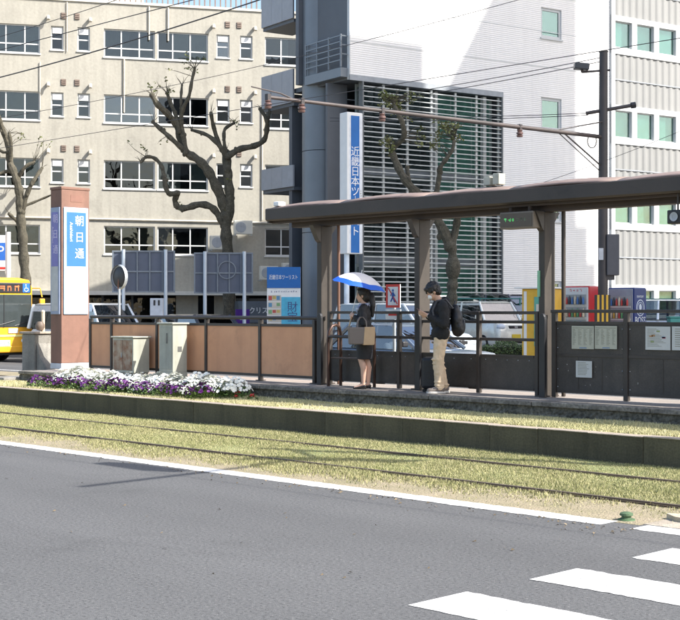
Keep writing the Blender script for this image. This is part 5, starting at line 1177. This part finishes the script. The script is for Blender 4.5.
for s, kx in ((1,.03),(-1,-.03)):
    b = MB(); b.cap((kx-.04,s*.05,.045),(kx+.03,s*.05,.030),.030,.028); b.cap((kx+.03,s*.05,.030),(kx+.13,s*.052,.018),.030,.018); b.box(kx-.065,kx-.045,s*.05-.012,s*.05+.012,0,.05); remesh(b,'shoe',shoe,wm,.007,2)
# parasol
um = thing('parasol', 'white parasol with wide blue border held over the woman', 'umbrella'); um.location = wm.location; um.rotation_euler = wm.rotation_euler
grip = Vector((.20,.03,1.13)); axis = Vector((-.23,.03,.97)).normalized(); apex = grip+axis*.69
um_m = Matrix.Translation(apex)@axis.to_track_quat('Z','Y').to_matrix().to_4x4()
def canopy(r0, r1, n=9):
    bq = MB(); vs = []; S = 48
    for i in range(n+1):
        q = r0+(r1-r0)*i/n
        for k in range(S):
            a = 2*PI*k/S; seg = abs(math.sin(4*a)); rr_ = .435*q*(1-.05*seg*q*q); z = -.205*(q**1.9)+.012*seg*q*(1-q)+.012*seg*q*q
            vs.append((rr_*math.cos(a), rr_*math.sin(a), z))
    bq.add(vs, [(i*S+k, i*S+(k+1) % S, (i+1)*S+(k+1) % S, (i+1)*S+k) for i in range(n) for k in range(S)]); return bq.xf(um_m)
canopy(.02,.80).build('canopy', M('parasol white', (.70,.66,.64), .6, var=.04), um, smooth=True); canopy(.80,1.0,5).build('blue_border', M('parasol blue', (.012,.10,.52), .6, var=.06), um, smooth=True)
for k in range(8):
    a = 2*PI*k/8; pts = [(.435*q*math.cos(a), .435*q*math.sin(a), -.205*q**1.9-.006) for q in (.03,.3,.6,.85,1.0)]; g = MB().tube(pts,.003,5); g.xf(um_m).build('rib', steel, um)
MB().tube([grip-axis*.12, apex+axis*.05],[.006,.006],8).build('shaft', M('white shaft', (.7,.7,.68), .4), um); MB().tube([grip-axis*.16, grip-axis*.02],[.013,.012],8).build('handle', M('pale wood', (.45,.33,.22), .5), um, smooth=True)
# tote bag on her forearm
bag = thing('tote_bag', 'structured grey and tan tote bag hanging from the woman forearm', 'bag'); bag.location = wm.location; bag.rotation_euler = (0,0,heading+.30)
taup = M('taupe leather', (.125,.105,.095), .5, var=.1); tanl = M('tan leather', (.42,.29,.17), .5, var=.12)
bx_ = .075; by_ = .25
MB().prism([(-.16,.70),(.20,.70),(.215,.965),(-.175,.965)],1,by_-.075,by_+.075).xf(Matrix.Translation((bx_,0,0))).build('body', taup, bag, bevel=.015, fix=True)
MB().prism([(-.178,.71),(-.165,.69),(.0,.69),(-.02,.968),(-.185,.968)],1,by_-.07,by_+.081).xf(Matrix.Translation((bx_-.01,0,0))).build('tan_side', tanl, bag, bevel=.01, fix=True)
for s in (-.05,.05):
    pts = [(bx_-.07,by_+s,.95),(bx_-.055,by_+s*.9,1.06),(bx_-.02,by_+s*.8-.03,1.115),(bx_+.03,by_+s*.8-.03,1.115),(bx_+.065,by_+s*.9,1.06),(bx_+.08,by_+s,.95)]; MB().tube(pts,.009,6).build('handle', taup, bag, smooth=True)
# --- man with phone
mpos = atY(440.5, 393, 15.10); mh_ = math.atan2(-R[1], -R[0])+.05
b = MB(); hm = head(b, (.115,0,1.50), .52, 1.02); b.cap((.0,0,1.33),(.075,0,1.45),.058,.052)
b.ball((-.01,0,1.20),(.11,.165,.17)); b.ball((-.01,0,1.03),(.105,.15,.16)); b.ball((-.015,0,.90),(.115,.165,.13))
leg = {1: ((.0,.085,.88),(.045,.085,.48),(.02,.08,.09)), -1: ((-.01,-.085,.88),(.02,-.085,.48),(-.06,-.08,.09))}
for s, (h_, k_, a_) in leg.items():
    b.cap(h_,k_,.078,.05); b.cap(k_,(k_[0]*.4+a_[0]*.6,k_[1],.30),.048,.046); b.cap((k_[0]*.4+a_[0]*.6,k_[1],.30),a_,.044,.036); b.cap((a_[0],a_[1],.06),(a_[0]+.15,a_[1],.035),.04,.03)
b.cap((-.02,.19,1.28),(-.03,.24,1.02),.055,.045); b.cap((-.03,.24,1.02),(.20,.08,1.15),.042,.028); b.cap((-.02,-.19,1.28),(-.01,-.23,1.03),.055,.045); b.cap((-.01,-.23,1.03),(.20,-.06,1.15),.042,.028)
hand(b,(.20,.08,1.15),(.85,-.25,.30),(-.2,.8,-.5),-1,.7,1.08); hand(b,(.20,-.06,1.15),(.85,.25,.30),(-.2,-.8,-.5),1,.7,1.08)
mm_ = remesh(b,'person',skinl,None,.007,3); mm_.location = (mpos.x,mpos.y,.532); mm_.rotation_euler.z = mh_
tag(mm_,'man in black hoodie and beige trousers with face mask looking down at phone','person'); eyes(hm,mm_,1.02)
b = MB(); b.ball((-.01,0,1.20),(.145,.20,.185),16,12); b.ball((-.005,0,1.03),(.145,.19,.17),16,12); b.cap((0,-.10,.89),(0,.10,.89),.125,.125); b.cap((-.02,-.15,1.30),(-.02,.15,1.30),.07,.07); b.cap((-.07,-.06,1.37),(-.07,.06,1.37),.06,.06); b.cap((.04,-.05,1.34),(.04,.05,1.34),.045,.045)
b.cap((-.02,.19,1.28),(-.03,.25,1.02),.078,.068); b.cap((-.03,.25,1.02),(.165,.105,1.135),.068,.048); b.cap((-.02,-.19,1.28),(-.01,-.24,1.03),.078,.068); b.cap((-.01,-.24,1.03),(.165,-.085,1.135),.068,.048)
for k in range(7): a = -.6+.2*k; b.cap((.11*math.cos(a*2),.17*math.sin(a*2),.80),(.12*math.cos(a*2+.5),.18*math.sin(a*2+.5),.86),.018,.022)
remesh(b,'hoodie',hoodie,mm_,.011,3,.028,.08)
b = MB(); b.ball((-.015,0,.88),(.125,.178,.125),16,12)
for s, (h_, k_, a_) in leg.items():
    b.cap((h_[0],h_[1],.86),k_,.105,.082); b.cap(k_,(a_[0],a_[1],.10),.082,.066)
    for z_, w_ in ((.44,.084),(.36,.080),(.17,.074),(.12,.075),(.50,.086)):
        q = (z_-.09)/(.48-.09); xq = a_[0]+(k_[0]-a_[0])*q; b.ball((xq+random.uniform(-.012,.012),a_[1],z_),(w_+random.uniform(0,.008),w_+random.uniform(0,.008),.016),14,6)
remesh(b,'trousers',chino,mm_,.010,2,.028,.07)
snk = M('sneaker cloth', (.30,.25,.21), .8, col2=(.10,.08,.07), scale=14); sole = M('sneaker sole', (.60,.57,.52), .7)
for s, (h_, k_, a_) in leg.items():
    b = MB(); b.cap((a_[0]-.04,a_[1],.065),(a_[0]+.03,a_[1],.075),.045,.05); b.cap((a_[0]+.03,a_[1],.06),(a_[0]+.16,a_[1],.042),.045,.036); o = remesh(b,'sneaker',snk,mm_,.01,2)
    b = MB(); n = 20; pl = [(a_[0]+.055+.145*math.cos(t),a_[1]+(.047+.006*math.cos(t))*math.sin(t)) for t in np.linspace(0,2*PI,n,endpoint=False)]; MB().prism(pl,2,.0,.03).build('sole',sole,o,bevel=.006,fix=True)
    b = MB()
    for k in range(4): b.cap((a_[0]+.045+.022*k,a_[1]-.028,.108-.010*k),(a_[0]+.045+.022*k,a_[1]+.028,.108-.010*k),.005,.005,6)
    b.build('laces',sole,o)
b = MB(); k = MB(); k.ball((-.025,0,.045),(.112,.098,.105),18,14); k.ball((-.055,0,-.015),(.075,.085,.085),14,10); k.cap((.075,-.045,.075),(.070,.045,.075),.028,.028)
for i in range(16): a = random.uniform(-2.4,2.4); k.cap((-.03+.085*math.cos(a),.08*math.sin(a),.07),(-.02+.115*math.cos(a),.10*math.sin(a),.02+random.uniform(-.02,.02)),.028,.010,8)
k.xf(hm); b.add(k.v,k.f); remesh(b,'hair',hair,mm_,.007,1,.02,.025)
b = MB(); k = MB(); k.ball((.064,0,-.048),(.047,.054,.046),14,10); k.xf(hm); b.add(k.v,k.f); mk = remesh(b,'face_mask',M('white mask', (.74,.75,.77), .8, var=.05),mm_,.008,2)
k = MB()
for y in (-1,1): k.tube([(.05,y*.054,-.03),(.02,y*.073,-.02),(-.02,y*.082,-.012)],.0025,5)
k.xf(hm).build('ear_loops',M('white mask', (.74,.75,.77)),mk)
ph_ = thing('smartphone','dark smartphone held in both hands by the man','phone'); ph_.location = mm_.location; ph_.rotation_euler = mm_.rotation_euler
g = MB().box(-.072,.072,-.036,.036,-.004,.004).xf(Matrix.Translation((.30,.01,1.205))@Matrix.Rotation(-.75,4,'Y')); g.build('case',M('red brown case', (.12,.05,.045), .4),ph_,bevel=.003)
g = MB().box(-.066,.066,-.032,.032,.0042,.0048).xf(Matrix.Translation((.30,.01,1.205))@Matrix.Rotation(-.75,4,'Y')); g.build('screen',M('phone glass', (.02,.02,.025), .1),ph_)
wt = MB().lathe([(.033,-.008),(.036,-.008),(.036,.008),(.033,.008)],14).xf(Matrix.Translation((.185,.09,1.143))@Vector((.8,-.5,.35)).to_track_quat('Z','Y').to_matrix().to_4x4()); wt.build('wrist_band',M('pale wrist band', (.55,.57,.6), .4),mm_,smooth=True)
# backpack
bp = thing('backpack','black backpack worn by the man with the phone','backpack'); bp.location = mm_.location; bp.rotation_euler = mm_.rotation_euler
b = MB(); b.ball((-.235,0,1.08),(.09,.15,.22),16,12); b.ball((-.26,0,.98),(.10,.15,.15),16,12); b.ball((-.22,0,1.20),(.07,.12,.12),14,10); remesh(b,'main_bag',M('black nylon', (.016,.016,.018), .5, var=.3, scale=10, bump=.3, bscale=18),bp,.012,3,.03,.09)
b = MB(); b.ball((-.335,0,.99),(.035,.10,.11),14,10); remesh(b,'front_pocket',black,bp,.01,2)
for s in (-1,1): MB().tube([(-.17,s*.11,1.25),(-.06,s*.13,1.385),(.07,s*.13,1.36),(.135,s*.14,1.22),(.10,s*.17,1.05),(-.10,s*.17,.95)],.016,6).build('strap',M('grey strap', (.05,.05,.055), .6),bp,smooth=True)
MB().tube([(-.20,-.03,1.30),(-.22,0,1.36),(-.20,.03,1.30)],.01,6).build('grab_loop',black,bp)
# suitcase
sc_ = thing('suitcase','small black trolley suitcase with raised handle behind the man','suitcase',tuple(atY(431,391,15.25)),heading); sc_.location.z = .532
MB().box(-.13,.13,-.17,.17,.05,.52).build('shell',M('black shell', (.014,.014,.016), .5, bump=.2, bscale=30),sc_,bevel=.045)
for k in range(4): MB().box(.131,.136,-.14+.08*k,-.11+.08*k,.1,.48).build('ridge',black,sc_)
for s in (-.07,.07): MB().cyl((-.09,s,.5),(-.09,s,.98),.011,8).build('handle_rod',black,sc_)
MB().cyl((-.09,-.085,.99),(-.09,.085,.99),.018,8).build('grip',black,sc_,smooth=True)
for x in (-.09,.09):
    for y in (-.12,.12): MB().cyl((x,y-.012,.025),(x,y+.012,.025),.025,12).build('wheel',rubber,sc_)
# --- driver in the blue sedan
b = MB(); hm = head(b,(.05,0,.60),.05,.98); b.cap((0,0,.40),(.03,0,.52),.05,.05); b.ball((0,0,.25),(.12,.19,.2)); b.cap((0,.2,.35),(.12,.22,.12),.06,.05); b.cap((.12,.22,.12),(.36,.12,.25),.05,.035); b.cap((0,-.2,.35),(.12,-.22,.12),.06,.05); b.cap((.12,-.22,.12),(.36,-.12,.25),.05,.035); b.ball((0,0,.05),(.15,.19,.12)); b.cap((0,.1,.02),(.42,.1,.05),.08,.06); b.cap((0,-.1,.02),(.42,-.1,.05),.08,.06); hand(b,(.36,.12,.25),(1,-.1,.2),(0,.5,.8),-1,1.2); hand(b,(.36,-.12,.25),(1,.1,.2),(0,-.5,.8),1,1.2)
cx = gnd(404,30.0,0); dr = remesh(b,'person',skinl,None,.011,3); dr.location = (cx.x+.0,cx.y-.36,.62); dr.rotation_euler.z = 0; tag(dr,'driver in pale shirt inside the blue grey sedan between the railing bars','person')
b = MB(); b.ball((0,0,.25),(.14,.21,.21)); b.cap((0,.2,.35),(.12,.22,.12),.075,.065); b.cap((0,-.2,.35),(.12,-.22,.12),.075,.065); remesh(b,'shirt',M('pale shirt', (.6,.62,.66), .8),dr,.015,3)
b = MB(); b.ball((.03,0,.645),(.105,.09,.09)); remesh(b,'hair',hair,dr,.012,2)
